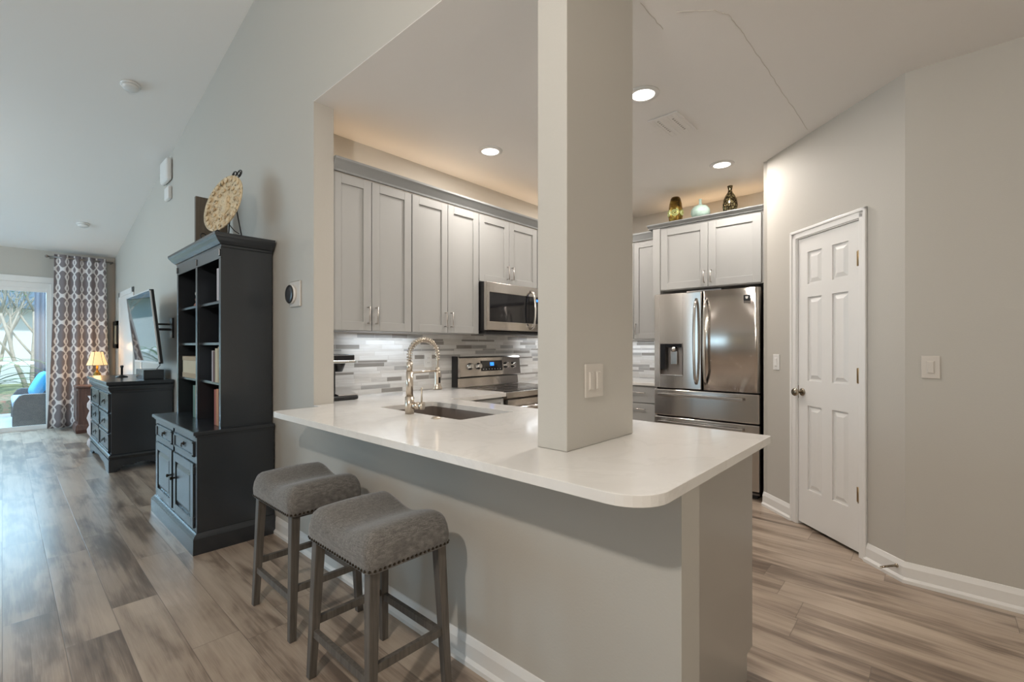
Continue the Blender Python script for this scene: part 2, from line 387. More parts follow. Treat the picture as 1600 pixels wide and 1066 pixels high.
    def ext(s, prof, x0, x1):
        """profile of (y,z) extruded along local x"""
        a = [s.b.verts.new(s.F @ Vector((x0, y, z))) for y, z in prof]; c = [s.b.verts.new(s.F @ Vector((x1, y, z))) for y, z in prof]
        n = len(prof); s.b.faces.new(a); s.b.faces.new(c[::-1])
        for i in range(n): s.b.faces.new((a[i], c[i], c[(i + 1) % n], a[(i + 1) % n]))
        return s
    def mold(s, prof, pts, left=True):
        """profile (n,z) swept along XY polyline with mitred corners; n points to the left/right of travel"""
        P = [Vector((p[0], p[1], 0)) for p in pts]; N = len(P); rings = []
        sg = 1 if left else -1
        for i in range(N):
            d0 = (P[i] - P[i - 1]).normalized() if i > 0 else (P[1] - P[0]).normalized()
            d1 = (P[i + 1] - P[i]).normalized() if i < N - 1 else d0
            n0 = Vector((-d0.y, d0.x, 0)) * sg; n1 = Vector((-d1.y, d1.x, 0)) * sg
            m = (n0 + n1); m = m / max(0.2, (1 + n0.dot(n1)))
            rings.append([s.b.verts.new(s.F @ (P[i] + m * a + Vector((0, 0, z)))) for a, z in prof])
        k = len(prof)
        for A, B in zip(rings, rings[1:]):
            for j in range(k): s.b.faces.new((A[j], A[(j + 1) % k], B[(j + 1) % k], B[j]))
        s.b.faces.new(rings[0]); s.b.faces.new(rings[-1][::-1]); return s
    def build(s, name, mat, parent=None, world=True, smooth_angle=None, bevel=0.0):
        me = bpy.data.meshes.new(name)
        bmesh.ops.recalc_face_normals(s.b, faces=s.b.faces[:])
        if parent is not None: org = ORG[parent.name] if world else Vector((0, 0, 0))
        else:
            xs = [v.co for v in s.b.verts]
            org = Vector(((min(c.x for c in xs) + max(c.x for c in xs)) / 2, (min(c.y for c in xs) + max(c.y for c in xs)) / 2, min(c.z for c in xs))) if world else Vector((0, 0, 0))
        for v in s.b.verts: v.co -= org
        s.b.to_mesh(me); s.b.free(); me.materials.append(mat)
        o = bpy.data.objects.new(name, me); COL.objects.link(o)
        if parent is not None: o.parent = parent; ORG[o.name] = ORG[parent.name]
        else: o.location = org; ORG[o.name] = org
        if bevel:
            b = o.modifiers.new('edge_softening', 'BEVEL'); b.width = bevel; b.segments = 2; b.limit_method = 'ANGLE'; b.angle_limit = R(40)
        return o
def tag(o, label=None, cat=None, group=None, kind=None):
    if label: o['label'] = label
    if cat: o['category'] = cat
    if group: o['group'] = group
    if kind: o['kind'] = kind
    return o
def struct(name, mb, mat, **k): return tag(mb.build(name, mat, None, **k), kind='structure')
def copy_tree(o, parent=None):
    c = o.copy(); COL.objects.link(c)
    if parent is not None: c.parent = parent
    for ch in list(o.children): copy_tree(ch, c)
    return c

WX = 1.26          # plane of the long wall, header, pillar and half wall
CZ = 2.74          # kitchen ceiling
A = (4.075, 0.985); B = (3.272, 0.122)   # ends of the pantry wall
FY = 10.1          # far wall
WA = 3.08          # range wall
WB = 4.87          # fridge wall
def vz(y): return min(4.0, 2.74 + 0.173 * (FY - y))

# ------------------------------------------------------------------ setting
struct('floor', MB().box(-4.2, 5.2, -2.8, 10.16, -0.06, 0.0), M['floor'])
struct('ceiling', MB().box(WX + 0.0005, 5.1, -2.7, 3.25, CZ, CZ + 0.1), M['ceiling'])
b = MB(); yk = FY - (4.0 - 2.74) / 0.173
b.frame((-4.1, 0, 0), (0, 1), (1, 0))   # local x = world Y, local y = world X offset
poly = [(-2.7, 4.0), (yk, 4.0), (FY + 0.1, vz(FY + 0.1)), (FY + 0.1, vz(FY + 0.1) + 0.12), (yk, 4.12), (-2.7, 4.12)]
lo = [b.b.verts.new((-4.1, y, z)) for y, z in poly]; hi = [b.b.verts.new((WX + 0.15, y, z)) for y, z in poly]
b.b.faces.new(lo); b.b.faces.new(hi[::-1])
for i in range(6): b.b.faces.new((lo[i], lo[(i + 1) % 6], hi[(i + 1) % 6], hi[i]))
struct('ceiling.001', b, M['ceiling'])
# long wall with the doorway niche near its end
def wall_poly(x0, x1, yz):
    b = MB(); a = [b.b.verts.new((x0, y, z)) for y, z in yz]; c = [b.b.verts.new((x1, y, z)) for y, z in yz]
    n = len(yz); b.b.faces.new(a); b.b.faces.new(c[::-1])
    for i in range(n): b.b.faces.new((a[i], a[(i + 1) % n], c[(i + 1) % n], c[i]))
    return b
struct('wall_long', wall_poly(WX, WX + 0.125, [(2.76, 0), (FY + 0.05, 0), (FY + 0.05, vz(FY)), (yk, 4.02), (-2.7, 4.02), (-2.7, CZ + 0.003), (2.76, CZ + 0.003)]), M['wall'])
struct('wall_peninsula', MB().box(WX, WX + 0.13, 0.517, 2.76, 0, 0.884), M['wall'])
struct('wall_pillar', MB().box(WX, 1.715, 0.903, 1.028, 0.9155, CZ + 0.001, 0.003), M['wall'])
struct('wall_kitchen_range', MB().box(1.38, WB, WA, WA + 0.12, 0, CZ), M['wall'])
struct('wall_kitchen_fridge', MB().box(WB, WB + 0.12, 0.9, WA + 0.12, 0, CZ), M['wall'])
struct('wall_fridge_return', MB().box(A[0] + 0.02, WB, A[1] - 0.12, A[1] + 0.03, 0, CZ), M['wall'])
# pantry wall (angled) with its door opening
du = Vector((B[0] - A[0], B[1] - A[1])); LW = du.length; du /= LW; dn = Vector((-du.y, du.x))
if dn.dot(Vector((-1, 0))) < 0: dn = -dn
PW = lambda mb: mb.frame((A[0], A[1], 0), du, dn)
D0, D1, DT = 0.345, 0.885, 2.035
b = PW(MB()); b.box(0, D0, -0.12, 0, 0, CZ).box(D1, LW, -0.12, 0, 0, CZ).box(D0, D1, -0.12, 0, DT, CZ)
struct('wall_pantry', b, M['wall'])
struct('wall_pantry_closet', MB().box(4.78, 4.87, -0.3, 0.86, 0, CZ).box(3.40, 4.87, -0.4, -0.3, 0, CZ), M['wall'])
struct('wall_right', MB().box(B[0], B[0] + 0.12, -2.8, B[1], 0, CZ), M['wall'])
struct('wall_back', MB().box(-4.1, 3.4, -2.82, -2.7, 0, 4.0), M['wall'])
# west wall with a wide window opening
b = MB(); b.box(-4.12, -4.0, -2.7, 3.90, 0, 4.05).box(-4.12, -4.0, 3.90, 5.05, 2.35, 4.05).box(-4.12, -4.0, 5.05, 6.15, 0, 4.05).box(-4.12, -4.0, 6.15, 8.65, 0, 0.45).box(-4.12, -4.0, 6.15, 8.65, 2.45, 4.05).box(-4.12, -4.0, 8.65, FY + 0.1, 0, 4.05)
struct('wall_west', b, M['wall'])
# far wall with the slider opening
b = MB(); b.box(-4.1, -2.1, FY, FY + 0.14, 0, 3.0).box(0.50, WX + 0.12, FY, FY + 0.14, 0, 3.0).box(-2.1, 0.50, FY, FY + 0.14, 2.24, 3.0)
struct('wall_far', b, M['wall'])

# baseboards
BB = [(0, 0), (0.024, 0), (0.024, 0.018), (0.013, 0.030), (0.013, 0.082), (0.008, 0.096), (0.004, 0.108), (0, 0.110)]
def lerp(t): return (A[0] + du.x * t, A[1] + du.y * t)
struct('baseboard_pantry', MB().mold(BB, [(A[0] + 0.02, A[1] + 0.028), A, lerp(D0 - 0.05)], left=False), M['white'])
struct('baseboard_right', MB().mold(BB, [lerp(D1 + 0.05), B, (B[0], -2.7)], left=False), M['white'])
struct('baseboard_peninsula', MB().mold(BB, [(WX + 0.13, 0.517), (WX, 0.517), (WX, 3.32)], left=True), M['white'])
struct('baseboard_long', MB().mold(BB, [(WX, 4.47), (WX, 8.42)], left=True), M['white'])
struct('baseboard_far', MB().mold(BB, [(WX, 9.58), (WX, FY), (0.56, FY)], left=True), M['white'])
# casing round the far doorway on the long wall
b = MB(); b.box(WX - 0.018, WX, 8.40, 8.48, 0, 2.12, 0.004).box(WX - 0.018, WX, 9.50, 9.58, 0, 2.12, 0.004).box(WX - 0.018, WX, 8.40, 9.58, 2.04, 2.12, 0.004)
struct('trim_1', b, M['white'])
b = MB(); b.box(WX - 0.012, WX - 0.001, 8.48, 9.50, 0.005, 2.04, 0.002)
struct('door_2', b, M['white'])
# trim between stub wall and backsplash
struct('trim_2', MB().box(1.386, 1.396, WA - 0.04, WA, 0.916, 1.365), M['plate_beige'])

# pantry door -------------------------------------------------------
b = PW(MB())
cs = [(0, 0), (0.018, 0.0), (0.018, 0.020), (0.012, 0.030), (0.012, 0.050), (0.007, 0.058), (0, 0.058)]
def casing(b):
    # vertical legs and head as stepped boxes
    for x0, x1 in ((D0 - 0.058, D0 - 0.004), (D1 + 0.004, D1 + 0.058)):
        b.box(x0, x1, 0, 0.012, 0, DT + 0.058, 0.003); 
    b.box(D0 - 0.058, D1 + 0.058, 0, 0.012, DT + 0.002, DT + 0.058, 0.003)
    b.box(D0 - 0.058, D0 - 0.038, 0, 0.019, 0, DT + 0.058, 0.004).box(D1 + 0.038, D1 + 0.058, 0, 0.019, 0, DT + 0.058, 0.004)
    b.box(D0 - 0.058, D1 + 0.058, 0, 0.019, DT + 0.038, DT + 0.058, 0.004)
    b.box(D0 - 0.004, D0 + 0.002, -0.10, 0.004, 0, DT).box(D1 - 0.002, D1 + 0.004, -0.10, 0.004, 0, DT).box(D0, D1, -0.10, 0.004, DT - 0.004, DT + 0.002)
    return b
struct('trim_3', casing(b), M['white'])
door = PW(MB()); x0, x1, z0, z1 = D0 + 0.005, D1 - 0.005, 0.022, DT - 0.006
door.box(x0, x1, -0.040, -0.018, z0, z1)
st = 0.105; mid = (x0 + x1) / 2; mw = 0.045
cols = [(x0 + 0.088, mid - mw), (mid + mw, x1 - 0.088)]
rows = [(0.27, 0.855), (1.03, 1.61), (1.70, 1.925)]
for xa, xb in ((x0, cols[0][0]), (cols[0][1], cols[1][0]), (cols[1][1], x1)): door.box(xa, xb, -0.020, -0.006, z0, z1)
zs = [z0] + [q for r_ in rows for q in r_] + [z1]
for xa, xb in cols:
    for i in range(0, len(zs), 2): door.box(xa, xb, -0.020, -0.006, zs[i], zs[i + 1])
    for za, zb in rows:
        door.frustum(xa + 0.012, xb - 0.012, za + 0.012, zb - 0.012, -0.018, -0.007, 0.026)
door_o = tag(door.build('door_1', M['white'], None), kind='structure')
b = PW(MB()); kx = D0 + 0.045
b.lathe([(0.026, -0.006), (0.027, 0.0), (0.022, 0.004), (0.010, 0.006)], (kx, 0, 0.945), 20, 'y')
b.lathe([(0.009, 0.004), (0.009, 0.026), (0.018, 0.034), (0.027, 0.046), (0.028, 0.054), (0.022, 0.064), (0.008, 0.068)], (kx, 0, 0.945), 20, 'y')
b.box(D0 - 0.002, D0 + 0.006, -0.02, -0.004, 0.90, 0.99)
tag(b.build('door_knob', M['knobmetal'], door_o), 'aged nickel round knob')
for hz in (0.37, 1.09, 1.80):
    b = PW(MB()); b.box(D1 - 0.026, D1 - 0.002, -0.006, -0.003, hz - 0.045, hz + 0.045); b.cyl((D1 - 0.004, 0.002, hz - 0.047), (D1 - 0.004, 0.002, hz + 0.047), 0.006, 10)
    tag(b.build('hinge', M['teak'], door_o), 'brass hinge')

# backsplash
b = MB(); b.box(1.396, WB - 0.004, WA - 0.010, WA - 0.0005, 0.915, 1.43); struct('wall_backsplash', b, M['mosaicX'])
b = MB(); b.box(WB - 0.010, WB - 0.0005, 1.98, WA - 0.010, 0.915, 1.43); struct('wall_backsplash_side', b, M['mosaicY'])

# ceiling hairline cracks
cr_pts = [[(1.843, 0.937), (2.064, 0.935)], [(2.0, 0.84), (2.10, 0.72), (2.168, 0.68), (2.35, 0.668), (2.75, 0.661), (3.2, 0.652), (3.69, 0.643)]]
for pl in cr_pts:
    q = []
    for (ax, ay), (bx_, by_) in zip(pl, pl[1:]):
        for k in range(8):
            t = k / 8; q.append((ax + (bx_ - ax) * t + random.uniform(-1, 1) * 0.004, ay + (by_ - ay) * t + random.uniform(-1, 1) * 0.004, CZ - 0.0005))
    q.append((*pl[-1], CZ - 0.0005))
    struct('trim_4' if pl is cr_pts[0] else 'trim_5', MB().tube(q, 0.0016, 5), M['plate_beige'])

# ------------------------------------------------------------------ kitchen
def shaker(b, x0, x1, z0, z1, n0, st=0.058, th=0.019):
    b.box(x0 + 0.01, x1 - 0.01, n0, n0 + th - 0.010, z0 + 0.01, z1 - 0.01)
    b.box(x0, x0 + st, n0, n0 + th, z0, z1, 0.0012, 1).box(x1 - st, x1, n0, n0 + th, z0, z1, 0.0012, 1)
    b.box(x0 + st, x1 - st, n0, n0 + th, z0, z0 + st, 0.0012, 1).box(x0 + st, x1 - st, n0, n0 + th, z1 - st, z1, 0.0012, 1)
    return b
def pull(b, x, z, n0, L=0.115, vertical=True, off=0.028, r=0.005):
    if vertical:
        b.cyl((x, n0 + off, z - L / 2), (x, n0 + off, z + L / 2), r, 10)
        for q in (-0.46, 0.46): b.cyl((x, n0, z + q * L), (x, n0 + off, z + q * L), r * 0.8, 8)
    else:
        b.cyl((x - L / 2, n0 + off, z), (x + L / 2, n0 + off, z), r, 10)
        for q in (-0.46, 0.46): b.cyl((x + q * L, n0, z), (x + q * L, n0 + off, z), r * 0.8, 8)
    return b
def cabinet(name, label, org, u, n, W, D, z0, z1, splits, label_cat='cabinet', group=None, handles='center', drawers=None, filler=0.0):
    """org: front-left corner at floor, doors hang in front of body plane; n outward"""
    o = root(name, (org[0], org[1], z0), label, label_cat, group)
    fr = lambda: MB().frame((org[0], org[1], 0), u, n)
    fr().box(0, W, -D, -0.001, z0, z1, 0.001, 1).build('body', M['cab'], o)
    g = 0.0025
    for i, (a, c) in enumerate(zip(splits, splits[1:])):
        d = shaker(fr(), a + g, c - g, z0 + 0.004, z1 - 0.012, 0.0).build('door', M['cab'], o)
        if handles == 'center':
            hx = c - 0.030 if i % 2 == 0 else a + 0.030
            pull(fr(), hx, z0 + 0.105, 0.019).build('handle', M['pull'], d)
    return o
U = (1, 0); N = (0, -1); YF = 2.80    # body front plane of wall cabinets; doors reach 2.781
cabinet('wall_cabinet', 'tall grey two-door wall cabinet next to the white stub wall', (1.386, YF), U, N, 0.595, 0.279, 1.368, 2.375, [0, 0.275, 0.595])
cabinet('wall_cabinet', 'tall grey two-door wall cabinet left of the microwave', (1.985, YF), U, N, 0.66, 0.279, 1.368, 2.375, [0, 0.331, 0.66])
cabinet('wall_cabinet', 'short grey two-door wall cabinet above the microwave', (2.65, YF), U, N, 0.752, 0.279, 1.805, 2.375, [0, 0.366, 0.752])
cabinet('wall_cabinet', 'grey wall cabinet in the back corner behind the pillar', (3.41, YF), U, N, 1.10, 0.279, 1.368, 2.375, [0, 0.40, 0.80, 1.10])
crown_prof = [(0, 0), (0.019, 0), (0.022, 0.012), (0.050, 0.050), (0.062, 0.062), (0.064, 0.075), (0, 0.075)]
b = MB().mold([(a, z + 2.376) for a, z in crown_prof], [(1.388, YF), (4.53, YF), (4.53, 2.10)], left=False)
tag(b.build('crown_molding', M['crown'], None), 'long grey crown molding on top of the wall cabinets by the range', 'molding')
# fridge wall
U2 = (0, -1); N2 = (-1, 0)
cabinet('wall_cabinet', 'narrow grey wall cabinet left of the refrigerator, lower than its neighbour', (4.535, 2.70), U2, N2, 0.655, 0.33, 1.345, 2.375, [0, 0.33, 0.655])
o = root('fridge_cabinet', (4.29, 2.04, 1.80), 'grey two-door cabinet above the stainless refrigerator', 'cabinet')
fr = lambda: MB().frame((4.29, 2.04, 0), U2, N2)
fr().box(0, 0.985, -0.575, -0.001, 1.80, 2.41, 0.001, 1).build('body', M['cab'], o)
fr().box(0.0, 0.075, -0.30, 0.012, 1.74, 2.41, 0.001, 1).build('filler_panel', M['cab'], o)
for i, (a, c) in enumerate(((0.083, 0.525), (0.529, 0.962))):
    d = shaker(fr(), a, c, 1.808, 2.392, 0.0, 0.066).build('door', M['cab'], o)
    pull(fr(), c - 0.028 if i == 0 else a + 0.028, 1.90, 0.019).build('handle', M['pull'], d)
b = MB().mold([(a, z + 2.411) for a, z in [(0, 0), (0.019, 0), (0.022, 0.01), (0.040, 0.022), (0.047, 0.028), (0.048, 0.037), (-0.55, 0.037), (-0.55, 0)]], [(4.29, 2.085), (4.29, 1.035)], left=False)
tag(b.build('crown_molding', M['crown'], None), 'short grey crown molding above the refrigerator cabinet', 'molding')
b = MB().box(4.20, 4.86, 1.018, 1.036, 0.0, 2.41)
tag(b.build('side_panel', M['endpanel'], None), 'tall taupe end panel between refrigerator and pantry wall', 'panel')

# vases on the fridge cabinet
def vase_root(name, x, y, label): return root(name, (x, y, 2.449), label, 'vase')
V1 = vase_root('vase', 4.33, 1.835, 'bronze vase with green spiral medallions, left of three on the cabinet')
prof = [(0.050, 0), (0.060, 0.02), (0.066, 0.07), (0.064, 0.12), (0.056, 0.18), (0.045, 0.225), (0.036, 0.24), (0.030, 0.242)]
MB().lathe(prof, (4.33, 1.835, 2.449), 32).build('body', M['bronze'], V1)
def spiral_on(cx, cy, z, ang, r0, turns=2.2):
    pts = []
    for k in range(48):
        t = k / 47; a = t * turns * 2 * math.pi; rr = r0 * (0.12 + 0.88 * t)
        du_, dz = rr * math.cos(a), rr * math.sin(a)
        R0 = 0.066 if z < 0.12 else 0.055
        R0 = R0 - 0.35 * max(0, (z + dz) - 0.12) * 0.9 if z >= 0.12 else R0
        th = ang + du_ / 0.062
        pts.append((cx + R0 * math.cos(th), cy + R0 * math.sin(th), 2.449 + z + dz))
    return pts
b = MB()
for z, ang, r0 in ((0.085, R(195), 0.036), (0.185, R(200), 0.026), (0.085, R(130), 0.034), (0.085, R(262), 0.03)):
    tag(MB().tube(spiral_on(4.33, 1.835, z, ang, r0), 0.0060, 6).build('spiral_relief', M['greenglaze'], V1), 'pale green spiral relief')
V2 = vase_root('vase', 4.34, 1.605, 'pale celadon round vase with thin neck, between two bronze ones')
MB().lathe([(0.035, 0), (0.066, 0.012), (0.084, 0.045), (0.082, 0.078), (0.060, 0.108), (0.025, 0.122), (0.014, 0.130), (0.011, 0.16), (0.015, 0.176), (0.012, 0.178)], (4.34, 1.605, 2.449), 32).build('body', M['celadon'], V2)
V3 = vase_root('vase', 4.34, 1.345, 'dark mercury-mosaic bottle vase with narrow neck, nearest the pantry wall')
MB().lathe([(0.040, 0), (0.056, 0.02), (0.063, 0.065), (0.056, 0.115), (0.038, 0.155), (0.020, 0.182), (0.016, 0.20), (0.021, 0.235), (0.024, 0.238), (0.020, 0.240)], (4.34, 1.345, 2.449), 32).build('body', M['mercury'], V3)

# refrigerator -------------------------------------------------------
FR = root('refrigerator', (4.5, 1.512, 0), 'stainless steel french-door refrigerator with ice dispenser', 'refrigerator')
fr = lambda: MB().frame((4.15, 1.965, 0), U2, N2)    # local x 0..0.905, y outward
W = 0.905
fr().box(0.012, W - 0.012, -0.68, -0.062, 0.03, 1.735, 0.004).build('body', M['steeld'], FR)
fr().box(0.006, W - 0.006, -0.062, -0.05, 0.05, 1.74).build('gasket', M['gasket'], FR)
fr().box(0.03, W - 0.03, -0.60, -0.07, 0.0, 0.05).build('base_grille', M['black'], FR)
# left door with dispenser opening
dl = fr(); z0, z1 = 0.885, 1.755; xm = 0.437
ox0, ox1, oz0, oz1 = 0.055, 0.270, 1.005, 1.295
dl.box(0, ox0, -0.05, 0, z0, z1, 0.006).box(ox1, xm, -0.05, 0, z0, z1, 0.006)
dl.box(ox0 - 0.004, ox1 + 0.004, -0.05, -0.0003, oz1, z1, 0.002).box(ox0 - 0.004, ox1 + 0.004, -0.05, -0.0003, z0, oz0, 0.002)
dl.box(ox0, ox1, -0.05, -0.042, oz0, oz1)
DL = tag(dl.build('door', M['steel'], FR), 'left fridge door with dispenser')
b = fr(); b.box(ox0, ox0 + 0.004, -0.045, 0.003, oz0, oz1).box(ox1 - 0.004, ox1, -0.045, 0.003, oz0, oz1).box(ox0, ox1, -0.045, 0.003, oz1 - 0.004, oz1)
b.box(ox0, ox1, -0.042, -0.040, oz0, oz1)
b.build('dispenser_recess', M['steeld'], DL)
b = fr(); b.box(ox0 + 0.004, ox0 + 0.052, -0.040, 0.002, oz0 + 0.05, oz1 - 0.004, 0.002).box(ox0 + 0.05, ox1 - 0.004, -0.040, -0.004, oz1 - 0.036, oz1 - 0.004, 0.002)
b.build('control_panel', M['glassblack'], DL)
b = fr(); b.box(0.150, 0.215, -0.038, -0.016, 1.10, 1.225, 0.006).cyl((0.182, -0.02, 1.225), (0.182, -0.02, 1.262), 0.024, 16)
b.build('paddle', M['chrome'], DL)
b = fr(); b.box(ox0 - 0.002, ox1 + 0.002, -0.042, 0.006, oz0 - 0.008, oz0 + 0.004, 0.002)
b.build('drip_tray', M['chrome'], DL)
def bowed(x0, x1, za, zb, depth, n=24, r=0.012):
    b = fr(); pts = [(x0, -0.05)]
    for k in range(n + 1):
        t = k / n; x = x0 + (x1 - x0) * t; e = min(t, 1 - t) * (x1 - x0)
        y = depth * (1 - (2 * t - 1) ** 2) - depth
        if e < r: y -= r - math.sqrt(max(0, r * r - (r - e) ** 2))
        pts.append((x, y))
    pts.append((x1, -0.05))
    lo = [b.b.verts.new(b.F @ Vector((x, y, za))) for x, y in pts]; hi = [b.b.verts.new(b.F @ Vector((x, y, zb))) for x, y in pts]
    m = len(pts); b.b.faces.new(lo[::-1]); b.b.faces.new(hi)
    for i in range(m):
        f = b.b.faces.new((lo[i], lo[(i + 1) % m], hi[(i + 1) % m], hi[i]))
        if 0 < i < m - 2: f.smooth = True
    return b
DR = bowed(0.441, W, z0, z1, 0.002).build('door', M['steel'], FR)
b = fr(); b.box(0.785, 0.835, 0.0002, 0.0012, 1.650, 1.695).build('sticker', M['black'], DR)
b = fr(); b.prism([(0.799, 0.0014), (0.799, 0.0010), (0.821, 0.0010), (0.821, 0.0014)], 1.672, 1.684); b.frustum(0.802, 0.818, 1.662, 1.676, 0.0011, 0.0016, 0.003)
b.build('sticker_shield', M['plate_white'], DR)
fr().box(0.785, 0.835, 0.0002, 0.0012, 1.632, 1.646).build('sticker_strip', M['steeld'], DR)
def bow_handle(b, p0, p1, out, bow, r=0.011, n=17):
    p0, p1, out = Vector(p0), Vector(p1), Vector(out)
    pts = [p0]
    for k in range(n):
        t = k / (n - 1); e = 1 - (2 * t - 1) ** 2
        edge = min(1.0, min(t, 1 - t) * 12)
        pts.append(p0 + (p1 - p0) * t + out * (0.030 * edge ** 0.5 + bow * e))
    pts.append(p1); return b.tube(pts, r, 10)
bow_handle(fr(), (0.395, 0, 0.935), (0.395, 0, 1.690), (0, 1, 0), 0.032, 0.012).build('handle', M['chrome'], DL)
bow_handle(fr(), (0.480, 0, 0.935), (0.480, 0, 1.690), (0, 1, 0), 0.032, 0.012).build('handle', M['chrome'], DR)
for za, zb in ((0.630, 0.872), (0.075, 0.618)):
    d = fr().box(0, W, -0.05, 0, za, zb, 0.008, 3).build('drawer', M['steel'], FR)
    b = fr(); b.box(0.055, W - 0.115, 0.030, 0.048, zb - 0.058, zb - 0.034, 0.004).box(0.075, 0.11, 0, 0.034, zb - 0.054, zb - 0.038).box(W - 0.17, W - 0.135, 0, 0.034, zb - 0.054, zb - 0.038)
    b.build('handle', M['chrome'], d)
fr().box(0.30, 0.60, -0.09, -0.02, 1.756, 1.768).build('hinge_cover', M['steeld'], FR)

# base cabinets ------------------------------------------------------
b0 = root('base_cabinet', (4.25, 2.5, 0), 'grey drawer cabinet left of the refrigerator', 'cabinet')
fr = lambda: MB().frame((4.26, 3.07, 0), U2, N2)
fr().box(0, 1.09, -0.60, -0.001, 0.10, 0.884).box(0, 1.09, -0.60, -0.07, 0, 0.10).build('body', M['cab'], b0)
for a, c in ((0.66, 1.085),):
    for za, zb in ((0.715, 0.872), (0.44, 0.708), (0.12, 0.433)):
        d = fr().box(a, c, 0.0, 0.019, za, zb, 0.002).build('drawer', M['cab'], b0)
        pull(fr(), 0.875, (za + zb) / 2 + (0.02 if zb > 0.8 else 0.08), 0.019, 0.2, False).build('handle', M['chrome'], d)
b0 = root('base_cabinet', (1.98, 2.7, 0), 'grey base cabinet with a panel drawer left of the range', 'cabinet')
fr = lambda: MB().frame((1.40, 2.455, 0), U, N)
fr().box(0.61, 1.180, -0.60, -0.001, 0.10, 0.884).box(0.61, 1.18, -0.60, -0.07, 0, 0.10).build('body', M['cab'], b0)
d = shaker(fr(), 0.63, 1.175, 0.715, 0.872, 0, 0.03).build('drawer', M['cab'], b0)
d = shaker(fr(), 0.63, 1.175, 0.11, 0.705, 0).build('door', M['cab'], b0); pull(fr(), 1.14, 0.62, 0.019).build('handle', M['pull'], d)
b0 = root('base_cabinet', (3.9, 2.7, 0), 'grey base cabinet right of the range behind the pillar', 'cabinet')
fr = lambda: MB().frame((3.385, 2.455, 0), U, N)
fr().box(0, 0.87, -0.60, -0.001, 0.10, 0.884).box(0, 0.87, -0.60, -0.07, 0, 0.10).build('body', M['cab'], b0)
for a, c in ((0.005, 0.435), (0.44, 0.86)):
    d = shaker(fr(), a, c, 0.11, 0.872, 0).build('door', M['cab'], b0); pull(fr(), c - 0.03, 0.78, 0.019).build('handle', M['pull'], d)
# peninsula cabinets with the sink gap
b0 = root('peninsula_cabinet', (1.7, 1.4, 0), 'grey peninsula base cabinet with satin taupe end panel under the worktop', 'cabinet')
b = MB(); b.box(1.392, 1.975, 0.535, 1.62, 0.10, 0.884).box(1.392, 1.975, 2.44, 3.06, 0.10, 0.884).box(1.392, 1.975, 1.62, 2.44, 0.10, 0.64).box(1.392, 1.90, 0.535, 3.06, 0, 0.10)
b.box(1.392, 1.42, 1.62, 2.44, 0.64, 0.884).box(1.955, 1.975, 1.62, 2.44, 0.64, 0.884)
b.build('body', M['cab'], b0)
b = MB(); b.prism([(1.392, 0.528), (1.968, 0.528), (1.968, 0.5345), (1.392, 0.5345)], 0.10, 0.884); b.prism([(1.392, 0.528), (1.900, 0.528), (1.900, 0.5345), (1.392, 0.5345)], 0.0, 0.10)
tag(b.build('end_panel', M['endpanel'], b0), 'smooth taupe end panel')
fr = lambda: MB().frame((1.975, 0.535, 0), (0, 1), (1, 0))
for a, c in ((0.0, 0.54), (0.545, 1.08), (1.085, 1.49), (1.495, 1.90)):
    d = shaker(fr(), a + 0.003, c - 0.003, 0.11, 0.872, 0.001).build('door', M['cab'], b0); pull(fr(), c - 0.035, 0.79, 0.02).build('handle', M['pull'], d)

# worktops -----------------------------------------------------------
def arc(cx, cy, r, a0, a1, n=8): return [(cx + r * math.cos(R(a0 + (a1 - a0) * k / n)), cy + r * math.sin(R(a0 + (a1 - a0) * k / n))) for k in range(n + 1)]
TX0, TX1, TY0, TY1 = 0.982, 2.04, 0.478, 2.665
outer = arc(TX0 + 0.11, TY0 + 0.11, 0.11, 180, 270) + arc(TX1 - 0.012, TY0 + 0.012, 0.012, 270, 360, 3) + [(TX1, 2.42), (2.588, 2.42), (2.588, 3.069), (1.397, 3.069), (1.397, 2.775)] + [(1.387, 2.755), (WX - 0.0015, 2.755), (WX - 0.0015, TY1)] + arc(TX0 + 0.04, TY1 - 0.04, 0.04, 90, 180, 5)
sx0, sx1, sy0, sy1 = 1.475, 1.860, 1.680, 2.385
hole = arc(sx0 + .015, sy0 + .015, .015, 180, 270, 4) + arc(sx1 - .015, sy0 + .015, .015, 270, 360, 4) + arc(sx1 - .015, sy1 - .015, .015, 0, 90, 4) + arc(sx0 + .015, sy1 - .015, .015, 90, 180, 4)
b = MB(); zt, zb = 0.915, 0.885
def loop(b, pts, z):
    vs = [b.b.verts.new((x, y, z)) for x, y in pts]; es = [b.b.edges.new((vs[i], vs[(i + 1) % len(vs)])) for i in range(len(vs))]; return vs, es
tv, te = loop(b, outer, zt); hv, he = loop(b, hole, zt)
bmesh.ops.triangle_fill(b.b, use_beauty=True, use_dissolve=False, edges=te + he)
bv, be = loop(b, outer, zb); gv, ge = loop(b, hole, zb)
bmesh.ops.triangle_fill(b.b, use_beauty=True, use_dissolve=False, edges=be + ge)
for P_, Q_ in ((tv, bv), (hv, gv)):
    for i in range(len(P_)):
        j = (i + 1) % len(P_); b.b.faces.new((P_[i], P_[j], Q_[j], Q_[i]))
CT = b.build('countertop', M['quartz'], None, bevel=0.003)
tag(CT, 'white quartz worktop of the peninsula breakfast bar and sink run', 'countertop')
b = MB(); b.prism([(3.372, 2.42), (4.22, 2.42), (4.22, 1.985), (4.859, 1.985), (4.859, 3.069), (3.372, 3.069)], 0.885, 0.915)
tag(b.build('countertop', M['quartz'], None, bevel=0.003), 'white quartz worktop in the back corner left of the refrigerator', 'countertop')
